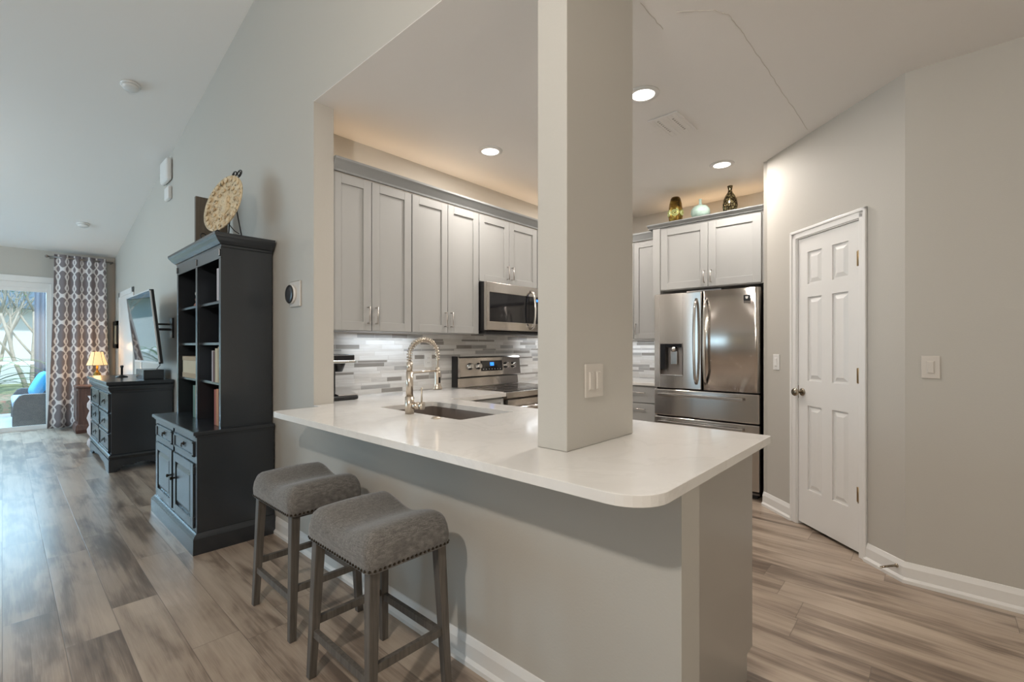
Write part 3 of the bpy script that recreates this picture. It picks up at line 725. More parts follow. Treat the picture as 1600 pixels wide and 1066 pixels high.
# sink
SK = root('sink', (1.667, 2.03, 0.66), 'brown-grey undermount sink in the white peninsula worktop', 'sink')
b = MB(); t = 0.012; zf_ = 0.67
b.box(sx0 - t, sx1 + t, sy0 - t, sy1 + t, zf_ - t, zf_).box(sx0 - t, sx0, sy0 - t, sy1 + t, zf_, 0.8845).box(sx1, sx1 + t, sy0 - t, sy1 + t, zf_, 0.8845).box(sx0, sx1, sy0 - t, sy0, zf_, 0.8845).box(sx0, sx1, sy1, sy1 + t, zf_, 0.8845)
b.build('basin', M['sinksteel'], SK)
MB().lathe([(0.045, 0), (0.045, 0.003), (0.03, 0.004), (0.028, 0.001)], (1.667, 2.03, zf_), 20).build('drain', M['chrome'], SK)
# faucet
fx, fy = 1.436, 2.035
FA = root('faucet', (fx, fy, 0.915), 'brushed nickel spring-neck kitchen faucet standing behind the sink', 'faucet')
MB().cyl((fx, fy, 0.9151), (fx, fy, 1.005), 0.0235, 24).cyl((fx, fy, 1.005), (fx, fy, 1.135), 0.0185, 24).cyl((fx, fy, 1.135), (fx, fy, 1.185), 0.0155, 24).build('body', M['nickel'], FA)
hx_ = fx + 0.185      # spray head stands over the basin
arcpts = []
zc, ra = 1.215, (hx_ - fx) / 2
for k in range(41):
    a = math.pi - math.pi * k / 40
    arcpts.append((fx + ra + ra * math.cos(a), fy, zc + 0.088 * math.sin(a)))
path = [(fx, fy, 1.18)] + arcpts + [(hx_, fy, 1.17), (hx_, fy, 1.13)]
MB().tube(path, 0.0062, 10).build('hose', M['nickel'], FA)
# helix around the path
pp = [Vector(p) for p in path]; cum = [0]
for a_, c_ in zip(pp, pp[1:]): cum.append(cum[-1] + (c_ - a_).length)
Lp = cum[-1] - 0.06; hel = []; turns = 24; steps = turns * 12
for k in range(steps):
    d = Lp * k / (steps - 1)
    i = max(j for j in range(len(cum)) if cum[j] <= d); i = min(i, len(pp) - 2)
    tt = (d - cum[i]) / (cum[i + 1] - cum[i]); p = pp[i].lerp(pp[i + 1], tt); dr = (pp[i + 1] - pp[i]).normalized()
    n1_ = Vector((0, 1, 0)); n2_ = dr.cross(n1_); a = 2 * math.pi * turns * k / steps; rr = 0.0135 if d < Lp * 0.72 else 0.0105
    hel.append(p + n1_ * rr * math.cos(a) + n2_ * rr * math.sin(a))
MB().tube(hel, 0.0027, 6).build('spring', M['nickel'], FA)
b = MB(); b.lathe([(0.014, 0.10), (0.017, 0.09), (0.017, 0.030), (0.020, 0.018), (0.027, 0.008), (0.027, 0.0), (0.022, -0.001)], (hx_, fy, 1.030), 24); b.cyl((hx_, fy, 1.12), (hx_, fy, 1.15), 0.012, 20)
SH = b.build('spray_head', M['nickel'], FA)
MB().box(hx_ - 0.006, hx_ + 0.006, fy - 0.0195, fy - 0.015, 1.065, 1.098, 0.002).build('spray_button', M['black'], SH)
MB().cyl((fx, fy, 1.128), (hx_, fy, 1.133), 0.0052, 12).build('docking_arm', M['nickel'], FA)
b = MB(); hd = Vector((0.55, -0.83, 0)); c0 = Vector((fx, fy, 0.957))
b.cyl(c0 + hd * 0.015, c0 + hd * 0.055, 0.019, 20).cyl(c0 + hd * 0.057, c0 + hd * 0.078, 0.021, 20)
VL = b.build('valve', M['nickel'], FA)
MB().cyl(c0 + hd * 0.066 + Vector((0, 0, 0.015)), c0 + hd * 0.066 + Vector((0, 0, 0.095)), 0.0045, 10).build('lever', M['nickel'], VL)
tag(MB().lathe([(0.024, 0), (0.024, 0.004), (0.015, 0.009), (0.004, 0.010)], (1.425, 1.80, 0.9152), 24).build('air_switch', M['nickel'], None), 'small round metal air switch button on the worktop beside the sink', 'button')

# range --------------------------------------------------------------
RG = root('range', (2.98, 2.75, 0), 'stainless freestanding electric range with black glass cooktop', 'stove')
x0, x1 = 2.596, 3.364; xc = (x0 + x1) / 2
MB().box(x0, x1, 2.46, 3.05, 0.02, 0.905, 0.003).build('body', M['steeld'], RG)
MB().box(x0 + 0.01, x1 - 0.01, 2.47, 2.96, 0.905, 0.917, 0.003).build('cooktop', M['glassblack'], RG)
b = MB(); b.box(x0, x1, 2.415, 2.462, 0.868, 0.914, 0.006).box(x0, x0 + 0.012, 2.46, 2.97, 0.905, 0.9185).box(x1 - 0.012, x1, 2.46, 2.97, 0.905, 0.9185)
b.build('front_trim', M['steel'], RG)
d = MB().box(x0 + 0.012, x1 - 0.012, 2.418, 2.46, 0.22, 0.856, 0.006).build('oven_door', M['steel'], RG)
MB().box(x0 + 0.11, x1 - 0.11, 2.4155, 2.4185, 0.34, 0.70, 0.001).build('oven_window', M['glassblack'], d)
b = MB(); b.tube([(x0 + 0.05, 2.375, 0.79), (x1 - 0.05, 2.375, 0.79)], 0.014, 12)
for q in (x0 + 0.08, x1 - 0.08): b.box(q - 0.012, q + 0.012, 2.375, 2.42, 0.78, 0.80)
b.build('handle', M['chrome'], d)
MB().box(x0 + 0.012, x1 - 0.012, 2.42, 2.46, 0.04, 0.205, 0.005).build('drawer', M['steel'], RG)
# back guard
b = MB().frame((x0, 2.985, 0), U, N)
b.ext([(-0.075, 0.918), (0.0, 0.918), (-0.012, 0.995), (-0.075, 0.995)], 0.0, x1 - x0).build('riser', M['steel'], RG)
b = MB().frame((x0, 2.985, 0), U, N)
b.ext([(-0.078, 1.004), (0.022, 1.004), (0.030, 1.010), (0.012, 1.168), (0.0, 1.180), (-0.078, 1.180)], 0.0, x1 - x0)
BG = b.build('back_guard', M['steel'], RG)
b = MB().box(x0 - 0.004, x0 + 0.002, 2.99, 3.062, 0.92, 1.182); b.box(x0 + 0.01, x1 - 0.01, 2.99, 3.06, 0.994, 1.005); b.build('side_cap', M['black'], BG)
slope = Vector((0, -0.018, -0.158)).normalized(); nrm = Vector((0, -0.158, 0.018)).normalized()
def onface(x, z): return Vector((x, 2.985 - 0.030 + (z - 1.010) * 0.018 / 0.158, z))
Fm = lambda x, z: Matrix.Translation(onface(x, z)) @ Matrix((((1, 0, 0, 0)), (0, nrm.y, -slope.y, 0), (0, nrm.z, -slope.z, 0), (0, 0, 0, 1)))
b = MB().mat(Fm(xc, 1.095)); b.box(-0.135, 0.135, 0.0, 0.004, -0.046, 0.046, 0.002)
DP = b.build('display_panel', M['glassblack'], BG)
b = MB().mat(Fm(xc, 1.095)); b.box(-0.024, 0.024, 0.0042, 0.0050, 0.0, 0.030)
b.build('clock_display', M['led_blue'], DP)
for i in range(7): MB().mat(Fm(xc, 1.095)).box(-0.115 + i * 0.036, -0.108 + i * 0.036, 0.0042, 0.0048, -0.032, -0.028).build('touch_mark', M['plate_white'], DP)
for kx_ in (x0 + 0.115, x0 + 0.215, x1 - 0.205, x1 - 0.105):
    k = MB().mat(Fm(kx_, 1.095)).lathe([(0.030, 0.0), (0.030, 0.006), (0.025, 0.010), (0.023, 0.030), (0.019, 0.033)], (0, 0, 0), 24, 'y').build('knob', M['chrome'], BG)
    MB().mat(Fm(kx_, 1.095)).box(-0.004, 0.004, 0.0331, 0.037, -0.016, 0.016, 0.001).build('knob_grip', M['chrome'], k)
for (bx, by, br) in ((x0 + 0.2, 2.60, 0.10), (x1 - 0.2, 2.60, 0.085), (x0 + 0.2, 2.84, 0.08), (x1 - 0.2, 2.84, 0.10)):
    b = MB(); b.tube([(bx + br * math.cos(2 * math.pi * k / 40), by + br * math.sin(2 * math.pi * k / 40), 0.9172) for k in range(40)], 0.0012, 4, closed=True); b.build('burner_ring', M['steeld'], RG)

# microwave -----------------------------------------------------------
MW = root('microwave', (3.03, 2.9, 1.39), 'stainless over-the-range microwave with black glass door', 'microwave')
x0, x1 = 2.655, 3.400
MB().box(x0, x1, 2.735, 3.065, 1.395, 1.802, 0.002).build('body', M['black'], MW)
MB().box(x0 + 0.01, x1 - 0.01, 2.72, 3.0, 1.372, 1.394, 0.004).build('vent_base', M['black'], MW)
b = MB().box(x0, x1, 2.700, 2.733, 1.715, 1.800, 0.004).box(x0, x1, 2.700, 2.733, 1.402, 1.475, 0.004).box(x0, x0 + 0.035, 2.700, 2.733, 1.470, 1.72, 0.003).box(x1 - 0.03, x1, 2.700, 2.733, 1.470, 1.72, 0.003)
MD = b.build('door', M['steel'], MW)
MB().box(x0 + 0.033, x0 + 0.535, 2.704, 2.730, 1.473, 1.717).build('door_glass', M['glassblack'], MD)
MB().box(x0 + 0.540, x1 - 0.028, 2.703, 2.730, 1.473, 1.717).build('control_panel', M['glassblack'], MW)
MB().box(x1 - 0.14, x1 - 0.08, 2.7022, 2.703, 1.675, 1.695).build('clock_display', M['led_blue'], MW)
bow_handle(MB(), (x0 + 0.555, 2.700, 1.425), (x0 + 0.555, 2.700, 1.765), (0, -1, 0), 0.025, 0.013).build('handle', M['chrome'], MD)

# coffee maker (peeks out behind the stub wall) -----------------------
CM = root('coffee_maker', (1.50, 2.93, 0.9155), 'black and chrome coffee maker half hidden behind the stub wall', 'coffee maker')
b = MB().box(1.405, 1.60, 2.84, 3.02, 0.9155, 0.945, 0.01).box(1.405, 1.45, 2.86, 3.00, 0.945, 1.21, 0.01)
b.build('body', M['black'], CM)
b = MB().box(1.405, 1.572, 2.84, 3.02, 1.172, 1.215, 0.008); b.cone((1.50, 2.93, 1.172), (1.50, 2.93, 1.10), 0.055, 0.028, 20)
b.build('brew_head', M['black'], CM)
MB().box(1.404, 1.575, 2.836, 3.022, 1.158, 1.176, 0.003).build('chrome_band', M['chrome'], CM)
MB().frame((1.46, 2.845, 0), U, N).ext([(-0.17, 0.946), (0.0, 0.946), (-0.0, 0.952), (-0.17, 0.975)], 0.0, 0.135).build('drip_plate', M['chrome'], CM)

# electrical plates ---------------------------------------------------
def plate(name, label, org, u, n, wd, ht, kind, mat):
    o = root(name, (org[0], org[1], org[2]), label, 'switch' if 'switch' in name else 'outlet')
    fr = lambda: MB().frame(org, u, n)
    fr().box(-wd / 2, wd / 2, 0.0005, 0.0065, -ht / 2, ht / 2, 0.0025).build('cover_plate', mat, o)
    for dx in ([0] if wd < 0.1 else [-0.023, 0.023]):
        if kind == 'rocker':
            fr().box(dx - 0.0165, dx + 0.0165, 0.0065, 0.0085, -0.034, 0.034, 0.001).frustum(dx - 0.014, dx + 0.014, -0.031, 0.031, 0.0085, 0.0115, 0.003).build('rocker', mat, o)
        else:
            fr().box(dx - 0.0165, dx + 0.0165, 0.0065, 0.0085, -0.034, 0.034, 0.001).build('receptacle', mat, o)
            for zz in (-0.019, 0.019):
                b = fr(); b.box(dx - 0.008, dx - 0.006, 0.0084, 0.0088, zz - 0.004, zz + 0.004).box(dx + 0.006, dx + 0.008, 0.0084, 0.0088, zz - 0.004, zz + 0.004)
                b.build('socket_slots', M['black'], o)
    return o
plate('wall_switch', 'greige double switch plate on the front face of the pillar', (1.42, 0.903, 1.145), U, N, 0.116, 0.118, 'rocker', M['plate_beige'])
plate('wall_switch', 'beige single rocker switch on the wall right of the pantry door', (B[0], 0.020, 1.158), (0, -1), N2, 0.074, 0.118, 'rocker', M['plate_beige'])
pA = lerp(0.118); plate('wall_switch', 'small white switch between refrigerator and pantry door', (pA[0], pA[1], 1.148), tuple(du), tuple(dn), 0.072, 0.118, 'rocker', M['plate_white'])
plate('wall_outlet', 'white outlet on the mosaic backsplash behind the faucet', (2.345, WA - 0.0105, 1.155), U, N, 0.074, 0.118, 'outlet', M['plate_white'])
plate('wall_outlet', 'small white outlet on the long wall above the black dresser', (WX, 7.9, 1.02), (0, -1), N2, 0.072, 0.115, 'outlet', M['plate_white'])

# thermostat, siren box, sensor, smoke detectors ----------------------
o = root('thermostat', (WX, 3.045, 1.60), 'round black-faced thermostat on a white plate beside the bookcase', 'thermostat')
fr = lambda: MB().frame((WX, 3.045, 1.60), (0, -1), N2)
fr().box(-0.045, 0.115, 0.0005, 0.010, -0.082, 0.082, 0.008, 3).build('trim_plate', M['plate_beige'], o)
fr().lathe([(0.058, 0.009), (0.0605, 0.014), (0.0605, 0.024), (0.058, 0.026)], (0, 0, 0), 36, 'y').build('ring', M['plate_white'], o)
fr().lathe([(0.059, 0.0262), (0.0585, 0.030), (0.054, 0.0335), (0.03, 0.0345), (0.003, 0.0348)], (0, 0, 0), 36, 'y').build('face', M['black'], o)
fr = lambda: MB().frame((WX, 6.35, 3.22), (0, -1), N2)
tag(fr().box(-0.16, 0.16, 0.001, 0.06, -0.125, 0.125, 0.03, 3).build('siren_box', M['plate_white'], None), 'white rounded siren box high on the long wall', 'siren')
fr = lambda: MB().frame((WX, 6.30, 2.965), (0, -1), N2)
tag(fr().box(-0.09, 0.09, 0.001, 0.04, -0.07, 0.07, 0.012, 3).build('motion_sensor', M['plate_white'], None), 'small white sensor box below the siren box', 'sensor')
def smoke(x, y, label):
    z = vz(y) - 0.001; o = root('smoke_detector', (x, y, z - 0.05), label, 'smoke detector')
    m = Matrix.Translation((x, y, z)) @ Matrix.Rotation(math.atan(-0.173), 4, 'X')
    MB().mat(m).lathe([(0.070, 0.0), (0.072, -0.012), (0.060, -0.016)], (0, 0, 0), 28).build('base', M['plate_white'], o)
    MB().mat(m).lathe([(0.058, -0.016), (0.058, -0.034), (0.048, -0.042), (0.01, -0.043)], (0, 0, 0), 28).build('cap', M['plate_white'], o)
smoke(0.761, 5.25, 'round smoke detector high on the sloped ceiling, nearest the camera')
smoke(0.756, 8.75, 'round smoke detector on the sloped ceiling, near the patio door')
# recessed cans
labs = ['recessed ceiling light in front of the tall wall cabinets', 'recessed ceiling light in front of the refrigerator cabinet', 'recessed ceiling light right beside the pillar', 'recessed ceiling light hidden behind the pillar']
for (cx, cy), lb in zip(CANS, labs):
    o = root('recessed_light', (cx, cy, CZ - 0.01), lb, 'ceiling light', 'recessed lights in the kitchen ceiling')
    MB().lathe([(0.064, -0.0005), (0.092, -0.0005), (0.090, -0.006), (0.066, -0.009), (0.064, -0.0055), (0.064, -0.0005)], (cx, cy, CZ), 32, cap=False).build('trim_ring', M['plate_white'], o)
    MB().lathe([(0.063, -0.001), (0.063, -0.005), (0.002, -0.0052)], (cx, cy, CZ), 32).build('lens', M['can'], o)
# ceiling vent
o = root('ceiling_vent', (3.0, 1.29, CZ - 0.01), 'white square air vent in the kitchen ceiling', 'vent')
MB().box(2.835, 3.165, 1.19, 1.39, CZ - 0.010, CZ - 0.0005, 0.004).build('frame', M['ceiling'], o)
for yy, xs in ((1.333, 2.872), (1.245, 2.90)):
    for i in range(8): MB().box(xs + i * 0.026, xs + 0.012 + i * 0.026, yy - 0.008, yy + 0.008, CZ - 0.0112, CZ - 0.0095).build('slot', M['endpanel'], o)
b = MB()
for i in range(6): b.box(2.86, 3.14, 1.205 + i * 0.03, 1.209 + i * 0.03, CZ - 0.0125, CZ - 0.009)
b.build('louvres', M['ceiling'], o)
# door stop
o = root('door_stop', (B[0], B[1], 0.07), 'springy brass door stop on the baseboard corner right of the pantry door', 'door stop')
c0 = Vector((*lerp(LW - 0.035), 0.072)); nn = Vector((dn.x, dn.y, 0)); uu = Vector((du.x, du.y, 0))
pts = [c0 + nn * (0.013 + 0.075 * t) - uu * (0.030 * t * t) + Vector((0, 0, -0.022 * t * t)) for t in [i / 12 for i in range(13)]]
hp = []
for k in range(150):
    t = k / 149; i = min(11, int(t * 12)); p = pts[i].lerp(pts[i + 1], t * 12 - i); a = t * 18 * 2 * math.pi
    hp.append(p + uu * 0.005 * math.cos(a) + Vector((0, 0, 0.005)) * math.sin(a))
MB().tube(hp, 0.0016, 5).tube(pts, 0.003, 8).build('spring', M['knobmetal'], o)
MB().sphere(pts[0], 0.011, (1, 1, 1), 12).build('mount', M['knobmetal'], o)
MB().sphere(pts[-1], 0.007, (1, 1, 1), 12).build('tip', M['plate_white'], o)

# ------------------------------------------------------------------ bar stools
def make_stool(loc, label):
    o = root('bar_stool', loc, label, 'stool', 'two saddle stools at the breakfast bar')
    nx, ny = 21, 29; HX, HY = 0.170, 0.222; b = MB(); top = []; 
    def rnd(u, v):   # superellipse footprint
        return u, v
    for j in range(ny):
        row = []
        for i in range(nx):
            u = -1 + 2 * i / (nx - 1); v = -1 + 2 * j / (ny - 1)
            x = HX * u; y = HY * v
            e = max(abs(u), abs(v))
            fall = 0.034 * (max(0, (abs(u) - 0.78) / 0.22) ** 2.6 + max(0, (abs(v) - 0.84) / 0.16) ** 2.6)
            z = 0.616 + 0.034 * math.sin(min(1, abs(v) / 0.78) * math.pi / 2) ** 2 * (1 if abs(v) < 0.78 else 1) - 0.010 * max(0, abs(v) - 0.78) / 0.22 + 0.010 * (1 - u * u) * (1 - 0.2 * abs(v)) - fall
            # round the corners in plan
            cu, cv = max(0, abs(x) - (HX - 0.03)), max(0, abs(y) - (HY - 0.03)); d = math.hypot(cu, cv)
            if d > 0.03:
                x = math.copysign(HX - 0.03 + cu * 0.03 / d, x); y = math.copysign(HY - 0.03 + cv * 0.03 / d, y)
            row.append(b.b.verts.new((x, y, z)))
        top.append(row)
    for j in range(ny - 1):
        for i in range(nx - 1):
            f = b.b.faces.new((top[j][i], top[j][i + 1], top[j + 1][i + 1], top[j + 1][i])); f.smooth = True
    rim = top[0][:] + [r_[-1] for r_ in top[1:]] + top[-1][-2::-1] + [r_[0] for r_ in top[-2:0:-1]]
    prev = rim
    for zz, sc in ((0.575, 1.018), (0.548, 1.012), (0.532, 1.0)):
        cur = [b.b.verts.new((v.co.x * sc if True else 0, v.co.y * sc, min(zz, v.co.z - 0.005))) for v in rim]
        for i in range(len(rim)):
            f = b.b.faces.new((prev[i], prev[(i + 1) % len(rim)], cur[(i + 1) % len(rim)], cur[i])); f.smooth = True
        prev = cur
    b.b.faces.new(prev)
    per = [(v.co.x, v.co.y) for v in prev]
    seat = b.build('seat', M['linen'], o, world=False)
    # nail heads evenly around the lower edge
    b = MB(); pts = [Vector((x, y)) for x, y in per]; L = [0]
    for i in range(len(pts)): L.append(L[-1] + (pts[(i + 1) % len(pts)] - pts[i]).length)
    nn_ = 86
    for k in range(nn_):
        d = L[-1] * k / nn_; i = max(j for j in range(len(pts)) if L[j] <= d)
        p = pts[i].lerp(pts[(i + 1) % len(pts)], (d - L[i]) / max(1e-6, L[i + 1] - L[i])) * 1.008
        q = bmesh.ops.create_icosphere(b.b, subdivisions=1, radius=0.0060)
        for v in q['verts']: v.co += Vector((p.x, p.y, 0.5415))
    b.build('nailhead_trim', M['darkhandle'], seat, world=False)
    b = MB(); b.box(-0.150, 0.150, -0.200, 0.200, 0.518, 0.5325, 0.003).build('seat_frame', M['stoolwood'], o, world=False)
    tx, ty, bx_, by_ = 0.138, 0.190, 0.158, 0.212; h = 0.017
    def leg_at(sx_, sy_, z):
        t = z / 0.53; return (sx_ * (bx_ + (tx - bx_) * t), sy_ * (by_ + (ty - by_) * t))
    for sx_ in (-1, 1):
        for sy_ in (-1, 1):
            b = MB(); vs = []
            for z, hh_ in ((0.0, 0.0145), (0.53, 0.019)):
                cx_, cy_ = leg_at(sx_, sy_, z)
                vs.append([b.b.verts.new((cx_ + a * hh_, cy_ + c * hh_, z)) for a, c in ((-1, -1), (1, -1), (1, 1), (-1, 1))])
            b.b.faces.new(vs[0][::-1]); b.b.faces.new(vs[1])
            for i in range(4): b.b.faces.new((vs[0][i], vs[0][(i + 1) % 4], vs[1][(i + 1) % 4], vs[1][i]))
            b.build('leg', M['stoolwood'], o, world=False, bevel=0.003)
    for s_, z in ((-1, 0.175), (1, 0.195)):
        cx_, cy_ = leg_at(s_, 1, z); b = MB().box(cx_ - 0.009, cx_ + 0.009, -cy_ + 0.012, cy_ - 0.012, z - 0.014, z + 0.014); b.build('stretcher', M['stoolwood'], o, world=False)
        cx_, cy_ = leg_at(1, s_, 0.215); b = MB().box(-cx_ + 0.012, cx_ - 0.012, cy_ - 0.009, cy_ + 0.009, 0.201, 0.229); b.build('stretcher', M['stoolwood'], o, world=False)
    return o
st1 = make_stool((0.955, 1.555, 0), 'grey upholstered saddle stool nearest the camera, nailhead trim')
st2 = copy_tree(st1); st2.location = (0.995, 2.255, 0); st2['label'] = 'grey upholstered saddle stool farther back, next to the black bookcase'

# ------------------------------------------------------------------ bookcase with hutch
BKX0, BY0, BY1 = 0.80, 3.335, 4.455
BC = root('bookcase', (1.03, 3.9, 0), 'slate-black bookcase hutch with drawers and panelled doors against the long wall', 'bookcase')
G = M['darkwood']; XW = WX - 0.012
fr = lambda: MB().frame((BKX0, BY1, 0), U2, N2)    # local x along -Y from far side, y outward toward room
W = BY1 - BY0; DD = XW - BKX0
b = fr(); b.box(0.012, W - 0.0, -DD, -0.02, 0.09, 0.715).build('base_body', G, BC)
b = fr(); b.box(0.0, 0.045, -0.02, 0, 0.11, 0.715).box(W - 0.045, W, -0.02, 0, 0.11, 0.715).box(W / 2 - 0.022, W / 2 + 0.022, -0.02, 0, 0.11, 0.715)
b.box(0.045, W - 0.045, -0.02, 0, 0.680, 0.715).box(0.045, W - 0.045, -0.02, 0, 0.545, 0.580).box(0.045, W - 0.045, -0.02, 0, 0.11, 0.14)
b.build('face_frame', G, BC)
plinth = [(0.0, 0.0), (0.026, 0.0), (0.026, 0.095), (0.018, 0.108), (0.010, 0.118), (0.004, 0.124), (0, 0.124)]
b = MB().mold(plinth, [(XW, BY0), (BKX0, BY0), (BKX0, BY1), (XW, BY1)], left=True); b.box(BKX0, XW, BY0, BY1, 0.0, 0.09)
b.build('plinth', G, BC)
b = MB(); b.box(BKX0 - 0.022, XW, BY0 - 0.018, BY1 + 0.018, 0.722, 0.745, 0.004); b.box(BKX0 - 0.010, XW, BY0 - 0.008, BY1 + 0.008, 0.708, 0.724, 0.004)
b.build('base_top', G, BC)
for a, c in ((0.045, W / 2 - 0.022), (W / 2 + 0.022, W - 0.045)):
    b = fr(); b.box(a + 0.003, c - 0.003, -0.018, 0.004, 0.583, 0.677, 0.002).frustum(a + 0.045, c - 0.045, 0.600, 0.660, 0.004, 0.0045, 0.001)
    for q in ((a + 0.003, a + 0.03), (c - 0.03, c - 0.003)): b.box(q[0], q[1], 0.0, 0.010, 0.583, 0.677, 0.003)
    b.box(a + 0.003, c - 0.003, 0.0, 0.010, 0.583, 0.597, 0.003).box(a + 0.003, c - 0.003, 0.0, 0.010, 0.663, 0.677, 0.003)
    d = b.build('drawer', G, BC)
    m_ = (a + c) / 2
    b = fr(); b.lathe([(0.014, 0.004), (0.014, 0.007), (0.006, 0.010), (0.006, 0.018), (0.008, 0.020)], (m_, 0, 0.636), 14, 'y'); b.tube([(m_ + 0.013 * math.cos(t), 0.016, 0.624 + 0.013 * math.sin(t)) for t in [2 * math.pi * k / 16 for k in range(16)]], 0.0022, 6, closed=True)
    b.build('ring_pull', M['darkhandle'], d)
    b = fr(); b.box(a + 0.003, c - 0.003, -0.018, -0.002, 0.143, 0.542)
    b.box(a + 0.003, a + 0.058, -0.005, 0.010, 0.143, 0.542, 0.002).box(c - 0.058, c - 0.003, -0.005, 0.010, 0.143, 0.542, 0.002).box(a + 0.058, c - 0.058, -0.005, 0.010, 0.143, 0.198, 0.002).box(a + 0.058, c - 0.058, -0.005, 0.010, 0.487, 0.542, 0.002)
    b.frustum(a + 0.066, c - 0.066, 0.206, 0.479, -0.002, 0.008, 0.028)
    d = b.build('door', G, BC)
    kx_ = c - 0.03 if a < 0.1 else a + 0.03
    fr().lathe([(0.006, 0.01), (0.006, 0.02), (0.013, 0.028), (0.012, 0.034), (0.003, 0.037)], (kx_, 0, 0.37), 14, 'y').build('knob', M['darkhandle'], d)
    hx2 = a + 0.001 if a < 0.1 else c - 0.001
    for hz in (0.19, 0.50): fr().box(hx2 - 0.005, hx2 + 0.005, 0.0, 0.006, hz - 0.022, hz + 0.022).build('hinge', M['black'], d)
# hutch
HX = 0.95; HY0, HY1 = 3.37, 4.47; HZ0, HZ1 = 0.745, 1.905
hW = HY1 - HY0
fh = lambda: MB().frame((HX, HY1, 0), U2, N2)
HD = XW - HX
b = fh(); b.box(0.0, 0.022, -HD, 0, HZ0, HZ1).box(hW - 0.022, hW, -HD, 0, HZ0, HZ1).box(hW / 2 - 0.012, hW / 2 + 0.012, -HD, -0.004, HZ0, HZ1 - 0.06).box(0.022, hW - 0.022, -HD, 0, HZ1 - 0.02, HZ1 + 0.02)
b.build('hutch_sides', G, BC)
fh().box(0.022, hW - 0.022, -HD, -HD + 0.010, HZ0, HZ1).build('back_panel', G, BC)
b = fh(); b.box(0, 0.036, 0, 0.012, HZ0, HZ1 - 0.07).box(hW - 0.036, hW, 0, 0.012, HZ0, HZ1 - 0.07).box(hW / 2 - 0.02, hW / 2 + 0.02, 0, 0.012, HZ0, HZ1 - 0.07).box(0, hW, 0, 0.012, HZ1 - 0.072, HZ1)
for q in (0.018, hW / 2, hW - 0.018): b.box(q - 0.011, q + 0.011, 0.012, 0.019, HZ1 - 0.058, HZ1 - 0.014, 0.002)
b.build('hutch_frame', G, BC)
shelf_z = [(1.020), (1.285), (1.560)]
for zz in shelf_z:
    for a, c in ((0.0225, hW / 2 - 0.0125), (hW / 2 + 0.0125, hW - 0.0225)):
        fh().box(a, c, -HD + 0.011, -0.012, zz - 0.009, zz + 0.009, 0.002).build('shelf', G, BC)
b = fh()
for zz in (1.635, 1.50, 1.365, 1.21): b.cyl((hW / 2 + 0.0125, -0.16, zz), (hW / 2 + 0.017, -0.16, zz), 0.0035, 8)
b.build('shelf_pins', M['plate_white'], BC)
corn = [(0, 0), (0.012, 0.0), (0.014, 0.012), (0.022, 0.016), (0.040, 0.034), (0.052, 0.052), (0.056, 0.056), (0.060, 0.066), (0.062, 0.080), (0, 0.080)]
b = MB().mold([(a, z + HZ1) for a, z in corn], [(XW, HY0), (HX, HY0), (HX, HY1), (XW, HY1)], left=True); b.box(HX, XW, HY0, HY1, HZ1 + 0.055, HZ1 + 0.079)
b.build('cornice', G, BC)
TOPZ = HZ1 + 0.0802

def book(yc, w_, z0, h_, dpt, col, label, xf=None, lean=0.0):
    xf = xf if xf is not None else HX + 0.001
    o = root('book', (xf + dpt / 2, yc, z0), label, 'book')
    MB().box(-dpt / 2, -dpt / 2 + 0.003, -w_ / 2, w_ / 2, 0, h_, 0.001, 1).box(-dpt / 2, dpt / 2, -w_ / 2, -w_ / 2 + 0.003, 0, h_).box(-dpt / 2, dpt / 2, w_ / 2 - 0.003, w_ / 2, 0, h_).build('cover', BK[col], o, world=False)
    MB().box(-dpt / 2 + 0.0035, dpt / 2 - 0.004, -w_ / 2 + 0.0032, w_ / 2 - 0.0032, 0.004, h_ - 0.004).build('pages', M['paper'], o, world=False)
    return o
yR = HY0 + 0.0245     # inner face of near side
def row(z, specs):
    y = yR
    for w_, h_, d_, col, lb in specs:
        w_ *= 2.0
        book(y + w_ / 2, w_ - 0.001, z, h_, d_, col, lb); y += w_
row(1.5692, [(0.030, 0.225, 0.16, 'brown', 'dark brown book on the top shelf, against the near side'), (0.022, 0.21, 0.16, 'white', 'pale pinkish book on the top shelf beside the brown one')])
row(1.2942, [(0.030, 0.20, 0.17, 'brown', 'dark book alone on the second shelf from the top')])
row(1.0292, [(0.040, 0.235, 0.18, 'tan', 'tan book nearest the side on the third shelf'), (0.030, 0.225, 0.18, 'cream', 'tall cream book on the third shelf between tan and brown ones'), (0.024, 0.205, 0.17, 'brown', 'dark brown book left of the cream book on the third shelf'), (0.012, 0.21, 0.17, 'white', 'thin pale book, leftmost of the row on the third shelf')])
row(0.7455, [(0.035, 0.225, 0.17, 'rust', 'rust-coloured book nearest the side in the bottom compartment'), (0.025, 0.24, 0.17, 'orange', 'orange book in the bottom compartment'), (0.02, 0.235, 0.17, 'red', 'dark red book, leftmost in the bottom right compartment')])
yL = HY0 + hW / 2 + 0.0125
book(yL + 0.036, 0.07, 0.7455, 0.24, 0.17, 'cream', 'cream book beside the divider, bottom left compartment')
book(yL + 0.102, 0.06, 0.7455, 0.235, 0.17, 'green', 'dark green book beside the cream one, bottom left compartment')
o = root('storage_box', (HX + 0.11, yL + 0.185, 1.0292), 'cream box with brown bands in the left bay of the bookcase', 'box')
MB().box(HX + 0.006, HX + 0.19, yL + 0.04, yL + 0.44, 1.067, 1.160).build('middle', BK['cream'], o)
MB().box(HX + 0.003, HX + 0.193, yL + 0.037, yL + 0.443, 1.0292, 1.067, 0.002).build('lower_band', BK['tan'], o)
MB().box(HX + 0.003, HX + 0.193, yL + 0.037, yL + 0.443, 1.160, 1.192, 0.002).build('lid', BK['tan'], o)
